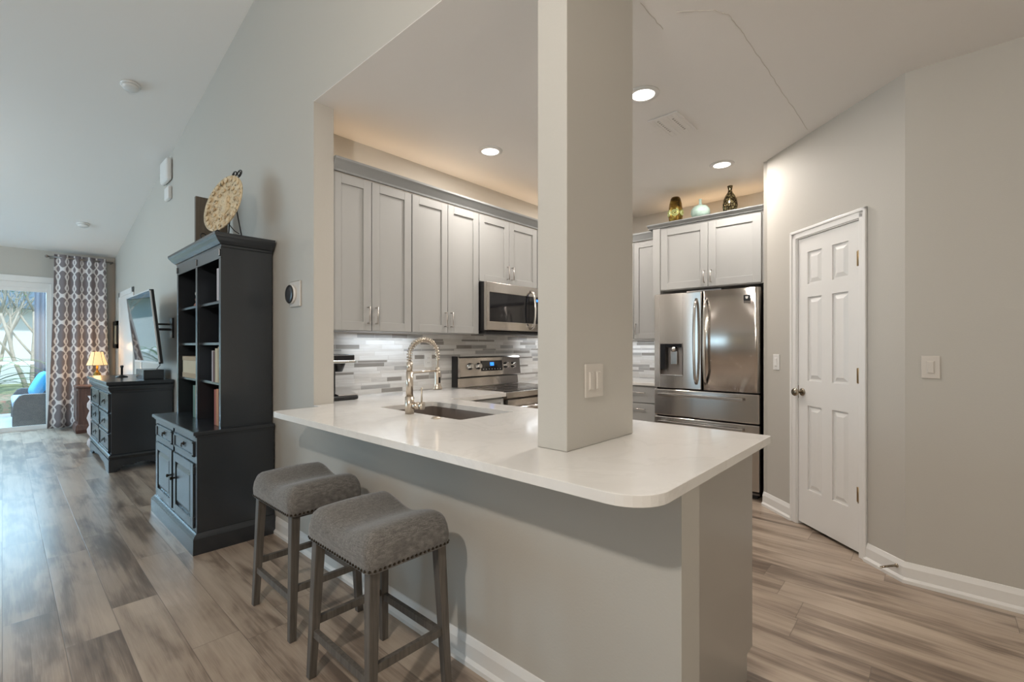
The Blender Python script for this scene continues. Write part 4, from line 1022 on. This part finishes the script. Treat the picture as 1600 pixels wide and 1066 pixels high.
# figurine
o = root('figurine', (HX + 0.05, 4.12, 1.5692), 'small copper and white figurine on the top left shelf', 'figurine')
MB().lathe([(0.028, 0), (0.030, 0.01), (0.018, 0.03), (0.022, 0.055), (0.012, 0.075), (0.005, 0.08)], (HX + 0.05, 4.12, 1.5692), 18).build('figure_body', BK['rust'], o)
MB().sphere((HX + 0.05, 4.12, 1.665), 0.022, (1, 1, 1.1), 14).sphere((HX + 0.045, 4.11, 1.628), 0.014, (1, 1.4, 0.8), 10).build('figure_head', M['nickel'], o)

# plate on stand
PC = Vector((1.03, 3.585, 2.235)); pr = 0.205
pm = Matrix.Translation(PC) @ Matrix.Rotation(R(180 + 14), 4, 'Z') @ Matrix.Rotation(R(-13), 4, 'Y')   # local +X = facing direction
o = root('decorative_plate', (PC.x, PC.y, PC.z - pr), 'carved ivory decorative plate standing on the bookcase', 'plate')
ORG[o.name] = Vector((PC.x, PC.y, PC.z - pr))
b = MB().mat(pm); b.lathe([(0.001, 0.004), (0.09, 0.006), (0.13, 0.012), (0.165, 0.016), (0.195, 0.026), (pr, 0.026), (pr, 0.018), (0.16, 0.002), (0.08, -0.010), (0.001, -0.010)], (0, 0, 0), 56, 'x')
# carved relief: scallops on the rim and a wreath
b.build('plate_disc', M['carved'], o)
b = MB().mat(pm)
for k in range(22):
    a = 2 * math.pi * k / 22; b.sphere((0.026, 0.178 * math.cos(a), 0.178 * math.sin(a)), 0.020, (0.35, 1, 1), 8)
for k in range(14):
    a = 2 * math.pi * k / 14 + 0.2; b.sphere((0.014, 0.118 * math.cos(a), 0.118 * math.sin(a)), 0.022, (0.4, 1, 0.7), 8)
for (yy, zz, r_) in ((0, 0.03, 0.04), (0.02, -0.03, 0.045), (-0.035, -0.01, 0.03), (0.0, -0.075, 0.03)): b.sphere((0.008, yy, zz), r_, (0.4, 1, 1), 12)
b.build('carved_relief', M['carved'], o)
ES = root('plate_stand', (PC.x + 0.05, PC.y, TOPZ), 'black wrought-iron easel with scrolls holding the ivory plate', 'stand')
P3 = lambda x, y, z: pm @ Vector((x, y, z))
foot = TOPZ + 0.005
def scroll(b, c, r, flip, turns=1.4, m=pm, x=-0.02):
    pts = []
    for k in range(30):
        t = k / 29; a = math.pi * 1.5 + flip * t * turns * 2 * math.pi; rr = r * (1 - 0.65 * t)
        pts.append(m @ Vector((x, c[0] + flip * (r * 0.0) + rr * math.cos(a), c[1] + r + rr * math.sin(a))))
    return b.tube(pts, 0.0042, 7)
b = MB()
top = P3(-0.018, 0, pr + 0.02)
bl = P3(-0.018, 0.075, -pr); br_ = P3(-0.018, -0.075, -pr); bl.z = br_.z = foot
b.tube([bl, P3(-0.018, 0, pr * 0.4), top], 0.0042, 7).tube([br_, P3(-0.018, 0, pr * 0.4), top], 0.0042, 7)
b.build('easel_frame', M['iron'], ES)
b = MB(); scroll(b, (0.026, pr + 0.012), 0.030, 1); scroll(b, (-0.026, pr + 0.012), 0.030, -1)
b.build('top_scrolls', M['iron'], ES)
b = MB()
for s_ in (1, -1):
    p_in = P3(-0.018, 0.075 * s_, -pr + 0.03); q = P3(0.055, 0.085 * s_, -pr); q.z = foot
    pts = [Vector((p_in.x, p_in.y, foot + 0.01)), Vector((q.x, q.y, foot))]
    cc = Vector((q.x, q.y, foot + 0.022)); d_ = (Vector((q.x, q.y, 0)) - Vector((p_in.x, p_in.y, 0))).normalized()
    for k in range(1, 22):
        t = k / 21; a = -math.pi / 2 + t * 1.6 * math.pi; rr = 0.022 * (1 - 0.45 * t)
        pts.append(cc + d_ * rr * math.cos(a) + Vector((0, 0, rr * math.sin(a))))
    MB().tube(pts, 0.0042, 7).build('front_foot', M['iron'], ES)
b = MB(); bk = P3(-0.17, 0, -pr); bk.z = foot
b.tube([P3(-0.022, 0, pr * 0.55), bk], 0.0042, 7); m2 = P3(-0.018, 0.0, -pr * 0.5)
b.tube([m2, (m2 + bk) * 0.5 + Vector((0, 0, 0.01)), P3(-0.13, 0, -pr * 0.75)], 0.003, 6)
b.build('back_leg', M['iron'], ES)
tag(MB().box(1.00, 1.22, 4.20, 4.235, TOPZ + 0.0005, 2.425, 0.003).build('picture_board', M['brownboard'], None), 'plain dark brown board standing behind the ivory plate', 'board')

# ------------------------------------------------------------------ dresser
DX, DY0, DY1 = 0.735, 6.12, 7.58
DRS = root('dresser', (1.0, 6.85, 0), 'slate-black dresser with six drawers below the television', 'dresser')
dW = DY1 - DY0; fd = lambda: MB().frame((DX, DY1, 0), U2, N2); dD = XW - DX
fd().box(0.0, dW, -dD, -0.001, 0.12, 0.80, 0.003).build('body', G, DRS)
b = MB().mold([(0, 0.80), (0.008, 0.80), (0.012, 0.815), (0.022, 0.83), (0.026, 0.855), (0.020, 0.868), (0.030, 0.875), (0.040, 0.882), (0.042, 0.905), (0.038, 0.912), (0, 0.912)], [(XW, DY0), (DX, DY0), (DX, DY1), (XW, DY1)], left=True); b.box(DX, XW, DY0, DY1, 0.80, 0.9118)
b.build('top', G, DRS)
b = MB().mold([(0, 0.125), (0.010, 0.125), (0.018, 0.14), (0.026, 0.155), (0.018, 0.170), (0.006, 0.178), (0, 0.178)], [(XW, DY0), (DX, DY0), (DX, DY1), (XW, DY1)], left=True)
# bracket feet with ogee cut-outs along the front and near side
def apron(n=24):
    pts = []
    for k in range(n + 1):
        t = k / n; e = min(t, 1 - t)
        pts.append((t, 0.0 if e < 0.10 else (0.055 * min(1, (e - 0.10) / 0.10) if e < 0.34 else 0.055 + 0.02 * math.sin((e - 0.34) / 0.16 * math.pi / 2))))
    return pts
for org_, u_, n_, L_ in (((DX - 0.02, DY1, 0), U2, N2, dW), ((DX - 0.02, DY0 - 0.012, 0), U, N, XW - DX + 0.02)):
    b.frame(org_, u_, n_); ap = apron()
    for (t0, a0), (t1, a1) in zip(ap, ap[1:]):
        lo = min(a0, a1); b.box(t0 * L_, t1 * L_, -0.02, 0.0, lo if lo > 0 else 0.0, 0.126)
b.F = Matrix.Identity(4)
b.build('bracket_base', G, DRS)
for c in range(2):
    for r_ in range(3):
        a0 = 0.03 + c * (dW - 0.06) / 2 + 0.01; a1 = 0.03 + (c + 1) * (dW - 0.06) / 2 - 0.01; z0_ = 0.19 + r_ * 0.203; z1_ = z0_ + 0.190
        b = fd(); b.box(a0, a1, -0.001, 0.010, z0_, z1_, 0.003); b.box(a0 + 0.0, a1, 0.009, 0.018, z0_, z0_ + 0.022, 0.003).box(a0, a1, 0.009, 0.018, z1_ - 0.022, z1_, 0.003).box(a0, a0 + 0.022, 0.009, 0.018, z0_, z1_, 0.003).box(a1 - 0.022, a1, 0.009, 0.018, z0_, z1_, 0.003)
        d = b.build('drawer', G, DRS); m_ = (a0 + a1) / 2; zc_ = (z0_ + z1_) / 2
        fd().box(m_ - 0.03, m_ + 0.03, 0.010, 0.013, zc_ - 0.028, zc_ + 0.028).tube([(m_ - 0.026, 0.014, zc_ + 0.012), (m_ - 0.026, 0.03, zc_ - 0.004), (m_, 0.034, zc_ - 0.016), (m_ + 0.026, 0.03, zc_ - 0.004), (m_ + 0.026, 0.014, zc_ + 0.012)], 0.004, 6).build('bail_pull', M['darkhandle'], d)
# items on the dresser
o = root('media_box', (1.12, 6.50, 0.9125), 'flat black media box on the dresser under the television', 'box')
MB().box(1.02, 1.20, 6.28, 6.70, 0.9125, 1.015, 0.005).build('case', M['darkwood'], o)
MB().tube([(1.16, 6.45, 1.01), (1.19, 6.42, 1.06), (1.17, 6.38, 1.10), (1.16, 6.3, 1.16)], 0.004, 6).build('cable', M['black'], o)
o = root('candlestick', (0.93, 6.95, 0.9125), 'small black candlestick-like antenna on the dresser', 'antenna')
MB().lathe([(0.055, 0), (0.055, 0.010), (0.02, 0.022), (0.012, 0.03)], (0.93, 6.95, 0.9125), 20).build('foot', M['black'], o)
MB().lathe([(0.011, 0.03), (0.011, 0.11), (0.016, 0.115), (0.016, 0.135), (0.006, 0.138)], (0.93, 6.95, 0.9125), 16).build('stem', M['black'], o)

# television on a wall arm
TV = root('television', (1.0, 6.20, 1.08), 'silver-framed flat television on a wall arm above the dresser', 'television')
tm = Matrix.Translation((1.0, 6.24, 1.46)) @ Matrix.Rotation(R(0), 4, 'Z') @ Matrix.Rotation(R(-6), 4, 'Y')   # facing -X
hw_, hh_ = 0.625, 0.365
MB().mat(tm).box(0.004, 0.030, -hw_, hw_, -hh_, hh_, 0.004).box(0.03, 0.06, -hw_ * 0.6, hw_ * 0.6, -hh_ * 0.7, hh_ * 0.5, 0.01).build('back_shell', M['black'], TV)
MB().mat(tm).box(-0.002, 0.006, -hw_ + 0.012, hw_ - 0.012, -hh_ + 0.018, hh_ - 0.012).build('screen', M['screen'], TV)
b = MB().mat(tm); b.box(-0.006, 0.006, -hw_, -hw_ + 0.012, -hh_, hh_).box(-0.006, 0.006, hw_ - 0.012, hw_, -hh_, hh_).box(-0.006, 0.006, -hw_, hw_, hh_ - 0.012, hh_).box(-0.006, 0.006, -hw_, hw_, -hh_, -hh_ + 0.018)
b.build('bezel', M['tvframe'], TV)
b = MB(); b.box(WX - 0.02, WX - 0.001, 6.12, 6.24, 1.36, 1.58, 0.003).box(1.06, WX - 0.015, 6.17, 6.19, 1.44, 1.465).box(1.06, WX - 0.015, 6.20, 6.22, 1.50, 1.52)
b.build('wall_bracket', M['black'], TV)

# picture, nightstand, lamp, cloth -------------------------------------
o = root('framed_picture', (WX - 0.02, 9.78, 1.24), 'narrow dark-framed picture on the long wall near the curtain', 'picture')
fr = lambda: MB().frame((WX, 10.06, 0), U2, N2)
b = fr(); b.box(0, 0.42, 0.001, 0.03, 1.24, 1.31).box(0, 0.42, 0.001, 0.03, 1.61, 1.68).box(0, 0.10, 0.001, 0.03, 1.24, 1.68).box(0.32, 0.42, 0.001, 0.03, 1.24, 1.68); b.build('frame', M['black'], o)
fr().box(0.09, 0.33, 0.001, 0.020, 1.30, 1.62).build('picture_sheet', BK['cream'], o)
NS = root('nightstand', (0.97, 9.45, 0), 'brown cherry side cabinet in the corner under the lamp', 'nightstand')
n0, n1, m0, m1 = 0.72, 1.20, 9.22, 9.66
MB().box(n0 + 0.02, n1 - 0.02, m0 + 0.02, m1 - 0.02, 0.10, 0.655, 0.008).build('body', M['cherry'], NS)
MB().box(n0, n1, m0, m1, 0.655, 0.685, 0.008).build('top', M['cherry'], NS)
b = MB().mold([(0, 0.0), (0.02, 0.0), (0.03, 0.05), (0.02, 0.11), (0.006, 0.13), (0, 0.13)], [(n1 - 0.02, m0 + 0.02), (n0 + 0.02, m0 + 0.02), (n0 + 0.02, m1 - 0.02), (n1 - 0.02, m1 - 0.02)], left=True); b.build('base_molding', M['cherry'], NS)
MB().frame((n0 + 0.03, m0 + 0.02, 0), U, N).box(0.03, 0.37, 0, 0.008, 0.17, 0.62, 0.003).frustum(0.07, 0.33, 0.21, 0.58, 0.008, 0.018, 0.03).build('side_panel', M['cherry'], NS)
MB().frame((n0 + 0.02, m1 - 0.03, 0), U2, N2).box(0.02, 0.36, 0, 0.012, 0.17, 0.62, 0.004).frustum(0.06, 0.32, 0.21, 0.58, 0.012, 0.020, 0.03).build('door', M['cherry'], NS)
LP = root('table_lamp', (0.97, 9.42, 0.6855), 'lit cream-shaded table lamp on the side cabinet', 'lamp')
lc = (0.97, 9.42, 0.6855)
MB().lathe([(0.06, 0), (0.06, 0.015), (0.025, 0.03), (0.03, 0.06), (0.05, 0.12), (0.045, 0.17), (0.02, 0.21), (0.012, 0.23), (0.012, 0.30)], lc, 24).build('base', M['bronze'], LP)
b = MB()
for k in range(6):
    pass
rings = []
for z, r_ in ((0.30, 0.125), (0.40, 0.092), (0.50, 0.068)):
    rings.append([b.b.verts.new((lc[0] + r_ * (1.0 if k % 4 == 0 else 0.965) * math.cos(2 * math.pi * k / 24), lc[1] + r_ * (1.0 if k % 4 == 0 else 0.965) * math.sin(2 * math.pi * k / 24), lc[2] + z)) for k in range(24)])
for a_, c_ in zip(rings, rings[1:]):
    for k in range(24): b.b.faces.new((a_[k], a_[(k + 1) % 24], c_[(k + 1) % 24], c_[k]))
SHD = b.build('lamp_shade', M['shade'], LP)
so = SHD.modifiers.new('thickness', 'SOLIDIFY'); so.thickness = 0.002
b = MB()
for k in range(6):
    a = 2 * math.pi * k / 6; b.tube([(lc[0] + r_ * 1.01 * math.cos(a), lc[1] + r_ * 1.01 * math.sin(a), lc[2] + z) for z, r_ in ((0.30, 0.125), (0.40, 0.092), (0.50, 0.068))], 0.003, 5)
b.tube([(lc[0] + 0.126 * math.cos(2 * math.pi * k / 24), lc[1] + 0.126 * math.sin(2 * math.pi * k / 24), lc[2] + 0.30) for k in range(24)], 0.004, 5, closed=True)
b.build('shade_trim', BK['tan'], SHD)
light('table_lamp_bulb', 'POINT', (0.97, 9.42, 1.26), 3.5, (1.0, 0.55, 0.22), radius=0.04)
light('table_lamp_bulb', 'POINT', (0.97, 9.42, 0.95), 3.0, (1.0, 0.55, 0.22), radius=0.04)
# ruffled white cloth hanging at the dresser's far side
b = MB(); cols_ = []
for i in range(25):
    t = i / 24; row_ = []
    for k in range(15):
        z = 0.02 + 0.64 * k / 14
        x = 0.735 - 0.035 * abs(math.sin(z * math.pi / 0.155)) - 0.01 * math.sin(t * 30)
        row_.append(b.b.verts.new((x + 0.02 * math.sin(t * 22) + t * 0.25, 7.70 + 0.02 * math.cos(t * 26), z)))
    cols_.append(row_)
for i in range(24):
    for k in range(14):
        f = b.b.faces.new((cols_[i][k], cols_[i + 1][k], cols_[i + 1][k + 1], cols_[i][k + 1])); f.smooth = True
o = b.build('ruffled_cloth', M['whitecloth'], None); o.modifiers.new('thickness', 'SOLIDIFY').thickness = 0.006
tag(o, 'white ruffled cloth hanging just behind the far end of the dresser', 'cloth')

# ------------------------------------------------------------------ curtain and rod
def drape(name, x0, x1, y, z0, z1, folds, amp, mat, label, cat='curtain', axis='x', flare=0.0, world=True, pleat_seed=1):
    b = MB(); uvl = b.b.loops.layers.uv.new('UVMap'); nx_, nz = folds * 14, 24; rnd_ = random.Random(pleat_seed)
    ph = [rnd_.uniform(0.7, 1.3) for _ in range(folds + 2)]
    g = []; arc_ = [0.0]; prevp = None
    for i in range(nx_ + 1):
        t = i / nx_; k = int(t * folds); off_ = amp * math.sin(t * folds * 2 * math.pi) * ph[k]
        x = x0 + (x1 - x0) * t
        if prevp: arc_.append(arc_[-1] + math.hypot(x - prevp[0], off_ - prevp[1]) )
        prevp = (x, off_); col_ = []
        for j in range(nz + 1):
            s_ = j / nz; z = z0 + (z1 - z0) * s_; fl = flare * (1 - s_) ** 1.5
            xx = x + (t - 0.55) * fl; yy = y + off_ * (0.75 + 0.45 * (1 - s_)) 
            p = (xx, yy, z) if axis == 'x' else (yy, xx, z)
            col_.append(b.b.verts.new(p))
        g.append(col_)
    for i in range(nx_):
        for j in range(nz):
            f = b.b.faces.new((g[i][j], g[i + 1][j], g[i + 1][j + 1], g[i][j + 1])); f.smooth = True
            for lp, (a_, c_) in zip(f.loops, ((i, j), (i + 1, j), (i + 1, j + 1), (i, j + 1))): lp[uvl].uv = (arc_[a_], z0 + (z1 - z0) * c_ / nz)
    o = b.build(name, mat, None); o.modifiers.new('thickness', 'SOLIDIFY').thickness = 0.003
    return tag(o, label, cat)
drape('curtain', 0.53, 1.13, 9.93, 0.02, 2.68, 4, 0.028, M['curtain'], 'floor-length grey curtain with white lattice print beside the patio door', flare=0.14)
o = root('curtain_rod', (0.85, 9.93, 2.63), 'grey metal curtain rod with ring brackets above the lattice curtain', 'curtain rod')
MB().cyl((0.46, 9.93, 2.635), (1.22, 9.93, 2.635), 0.012, 12).build('rod', M['steeld'], o)
MB().sphere((0.45, 9.93, 2.635), 0.022).build('finial', M['steeld'], o)
MB().box(1.195, 1.21, 9.93, FY - 0.001, 2.625, 2.645).box(0.488, 0.503, 9.93, FY - 0.001, 2.625, 2.645).build('bracket', M['steeld'], o)

# ------------------------------------------------------------------ patio slider
b = MB(); b.box(-2.18, 0.585, FY - 0.02, FY, 2.24, 2.33, 0.004).box(0.50, 0.585, FY - 0.02, FY, 0, 2.24, 0.004); struct('trim_6', b, M['white'])
b = MB(); b.box(-2.1, 0.50, FY + 0.01, FY + 0.12, 2.16, 2.24).box(0.455, 0.50, FY + 0.01, FY + 0.12, 0, 2.16).box(-2.1, -2.055, FY + 0.01, FY + 0.12, 0, 2.16).box(-2.1, 0.50, FY + 0.0, FY + 0.13, -0.01, 0.022)
b.box(-2.055, 0.455, FY + 0.03, FY + 0.06, 0.02, 0.07).box(-2.055, 0.455, FY + 0.03, FY + 0.06, 2.10, 2.16).box(-0.85, -0.79, FY + 0.03, FY + 0.06, 0.02, 2.16)
WN = struct('window_1', b, M['white'])
MB().box(-2.05, 0.456, FY + 0.042, FY + 0.047, 0.07, 2.10).build('window_pane', M['glass'], WN)
drape('drape', 0.42, 0.64, 13.0, -0.015, 2.52, 3, 0.018, M['sheer'], 'narrow grey-blue outdoor drape hanging behind the wicker sofa', pleat_seed=3)
# west window frame and cream drape (behind the left edge of the view)
b = MB(); 
for ya in (6.15, 7.37, 8.59): b.box(-4.05, -4.01, ya, ya + 0.06, 0.45, 2.45)
b.box(-4.05, -4.01, 6.15, 8.65, 0.45, 0.50).box(-4.05, -4.01, 6.15, 8.65, 2.40, 2.45); struct('window_2', b, M['white'])


drape('drape', 3.42, 3.92, -3.88, 0.03, 2.6, 5, 0.03, M['cream'], 'cream floor-length drape at the west living room window', axis='y', pleat_seed=5)
# ------------------------------------------------------------------ outdoors
tag(MB().box(-6, 4.5, FY + 0.14, 13.2, -0.08, -0.02).build('patio_slab', M['patio'], None), kind='structure')
tag(MB().box(-12, 14, 13.2, 30, -0.12, -0.04).build('lawn', M['lawn'], None), kind='structure')
tag(MB().box(-6, 6, 13.32, 15.2, -0.04, 0.22).build('flower_bed', M['bed'], None), 'bed of red and pale ground-cover flowers beyond the patio', 'flower bed', kind='stuff')
o = root('neighbour_house', (0, 24, 0), 'white neighbouring house with blue-grey roof behind the garden', 'house')
MB().box(-10, 10, 24, 25, -0.05, 2.6).build('house_wall', M['stucco'], o)
MB().frame((-10.5, 23.4, 0), U, N).ext([(0, 2.6), (0, 2.75), (-1.9, 3.9), (-1.9, 2.6)], 0, 21).build('roof', M['roofgrey'], o)
b = MB()
for yy in (13.21,):
    b.box(-6, 4.4, yy, yy + 0.04, 0.92, 0.98)
    for k in range(9): b.box(-6 + k * 1.3, -5.95 + k * 1.3, yy, yy + 0.05, -0.039, 2.9)
tag(b.build('screen_enclosure', M['white'], None), 'white patio screen frame with a thin middle rail', 'fence')
def tree(x, y, h, label, sd):
    r_ = random.Random(sd); o = root('tree', (x, y, -0.05), label, 'tree'); b = MB(); tips = []
    def branch(p, d, L, rad, lev):
        pts = [p]; 
        for k in range(4):
            d = (d + Vector((r_.uniform(-.18, .18), r_.uniform(-.18, .18), r_.uniform(-.02, .12)))).normalized(); p = p + d * L / 4; pts.append(p)
        b.tube(pts, [rad * (1 - 0.13 * i) for i in range(5)], 6)
        if lev < 3:
            for k in range(3 if lev else 4):
                a = r_.uniform(0, 2 * math.pi); nd = (d * 0.9 + Vector((math.cos(a), math.sin(a), 0.25)) * 0.55).normalized()
                branch(pts[2 + (k % 3)], nd, L * 0.62, rad * 0.5, lev + 1)
        else: tips.append(p)
    for k in range(3):
        branch(Vector((x + 0.12 * k - 0.1, y + 0.05 * k, -0.05)), Vector((0.12 * (k - 1), 0.0, 1)).normalized(), h * 0.5, 0.055, 0)
    b.build('trunk', M['bark'], o)
    b = MB()
    for t_ in tips:
        for k in range(3):
            c = t_ + Vector((r_.uniform(-.15, .15), r_.uniform(-.15, .15), r_.uniform(-.1, .15))); a = r_.uniform(0, 6.28); e = Vector((math.cos(a), math.sin(a), r_.uniform(-.5, .5))) * 0.05; f_ = Vector((-math.sin(a), math.cos(a), 0.3)) * 0.02
            vs = [b.b.verts.new(c - e), b.b.verts.new(c + f_), b.b.verts.new(c + e), b.b.verts.new(c - f_)]; b.b.faces.new(vs)
    b.build('leaves', M['leaf'], o); return o
tree(0.55, 16.4, 4.4, 'pale bare-branched garden tree seen through the patio door', 4)
tree(-0.3, 19.0, 4.4, 'farther bare tree in the garden left of the nearer one', 9)
# strap-leaved plant
o = root('bromeliad_plant', (-0.45, 12.7, -0.02), 'potted plant with long arching green strap leaves outside the patio door', 'plant')
MB().lathe([(0.13, 0), (0.17, 0.25), (0.19, 0.30), (0.17, 0.31)], (-0.45, 12.7, -0.02), 20).build('pot', M['endpanel'], o)
r_ = random.Random(5)
for k in range(15):
    a = r_.uniform(-0.9, 0.9) if k < 10 else r_.uniform(0, 6.28); L = r_.uniform(0.9, 1.3); el = r_.uniform(0.9, 2.2); b = MB(); prev = None; base = Vector((-0.45, 12.7, 0.28)); dd = Vector((math.cos(a), math.sin(a) * 0.25, 0))
    sd_ = Vector((-dd.y, dd.x, 0)).normalized(); rows_ = []
    for j in range(11):
        t = j / 10; p = base + dd * L * t + Vector((0, 0, L * (el * t - 0.75 * el * t * t - 0.05 * t))); w_ = 0.045 * math.sin(math.pi * min(1, 0.15 + 0.85 * t) ** 0.8) + 0.003
        rows_.append([b.b.verts.new(p - sd_ * w_), b.b.verts.new(p + Vector((0, 0, -0.008))), b.b.verts.new(p + sd_ * w_)])
    for A_, B_ in zip(rows_, rows_[1:]):
        for q in (0, 1): f = b.b.faces.new((A_[q], A_[q + 1], B_[q + 1], B_[q])); f.smooth = True
    b.build('leaf', M['leaf'], o)
# wicker armchair
WC = root('wicker_sofa', (0.6, 10.9, -0.02), 'grey wicker outdoor sofa just outside the patio door', 'sofa')
def arm(y0, y1):
    b = MB().frame((0, y0, 0), (1, 0), (0, 1))
    pr_ = [(0.10, 0.03), (0.10, 0.30), (0.125, 0.42), (0.175, 0.505), (0.22, 0.525), (1.15, 0.525), (1.15, 0.03)]
    a = [b.b.verts.new((x, y0, z)) for x, z in pr_]; c = [b.b.verts.new((x, y1, z)) for x, z in pr_]; n = len(pr_)
    b.b.faces.new(a); b.b.faces.new(c[::-1])
    for i in range(n): b.b.faces.new((a[i], a[(i + 1) % n], c[(i + 1) % n], c[i]))
    return b.build('arm', M['wicker'], WC, bevel=0.012)
arm(10.44, 10.56); arm(12.0, 12.12)
MB().box(0.14, 1.1, 10.56, 12.0, 0.03, 0.30, 0.02).build('seat_base', M['wicker'], WC)
MB().box(0.95, 1.15, 10.56, 12.0, 0.30, 0.85, 0.04).build('backrest', M['wicker'], WC)
MB().box(0.10, 0.95, 10.58, 11.98, 0.302, 0.42, 0.04, 3).build('seat_cushion', M['paleblue'], WC)
b = MB()
for (x, y) in ((0.12, 10.47), (1.1, 10.47), (0.12, 12.06), (1.1, 12.06)): b.box(x, x + 0.04, y, y + 0.04, -0.0195, 0.035)
b.build('feet', M['black'], WC)
def pillow(x, y, z, w_, h_, ry, rz, mat, label, name='pillow'):
    b = MB(); n = 12; m = Matrix.Translation((x, y, z)) @ Matrix.Rotation(rz, 4, 'Z') @ Matrix.Rotation(ry, 4, 'Y'); g1, g2 = [], []
    for i in range(n + 1):
        ra, rb = [], []
        for j in range(n + 1):
            u, v = -1 + 2 * i / n, -1 + 2 * j / n; t = 0.075 * ((1 - u ** 4) * (1 - v ** 4)) ** 0.5
            sc = 1 - 0.06 * (1 - abs(u)) * abs(v) - 0.06 * (1 - abs(v)) * abs(u)
            ra.append(b.b.verts.new(m @ Vector((t + 0.002, u * w_ / 2 * sc, v * h_ / 2 * sc)))); rb.append(b.b.verts.new(m @ Vector((-t - 0.002, u * w_ / 2 * sc, v * h_ / 2 * sc))))
        g1.append(ra); g2.append(rb)
    for g in (g1, g2):
        for i in range(n):
            for j in range(n): f = b.b.faces.new((g[i][j], g[i + 1][j], g[i + 1][j + 1], g[i][j + 1])); f.smooth = True
    rim1 = [g1[i][0] for i in range(n)] + [g1[n][j] for j in range(n)] + [g1[i][n] for i in range(n, 0, -1)] + [g1[0][j] for j in range(n, 0, -1)]
    rim2 = [g2[i][0] for i in range(n)] + [g2[n][j] for j in range(n)] + [g2[i][n] for i in range(n, 0, -1)] + [g2[0][j] for j in range(n, 0, -1)]
    for i in range(len(rim1)): b.b.faces.new((rim1[i], rim1[(i + 1) % len(rim1)], rim2[(i + 1) % len(rim1)], rim2[i]))
    return tag(b.build(name, mat, None), label, 'pillow')
pillow(0.62, 11.35, 0.70, 0.5, 0.5, R(12), R(0), M['paleblue'], 'pale grey-blue back pillow on the outdoor wicker sofa')
pillow(0.42, 10.83, 0.665, 0.42, 0.42, R(25), R(10), M['blue'], 'bright sky-blue throw pillow on the outdoor wicker sofa')
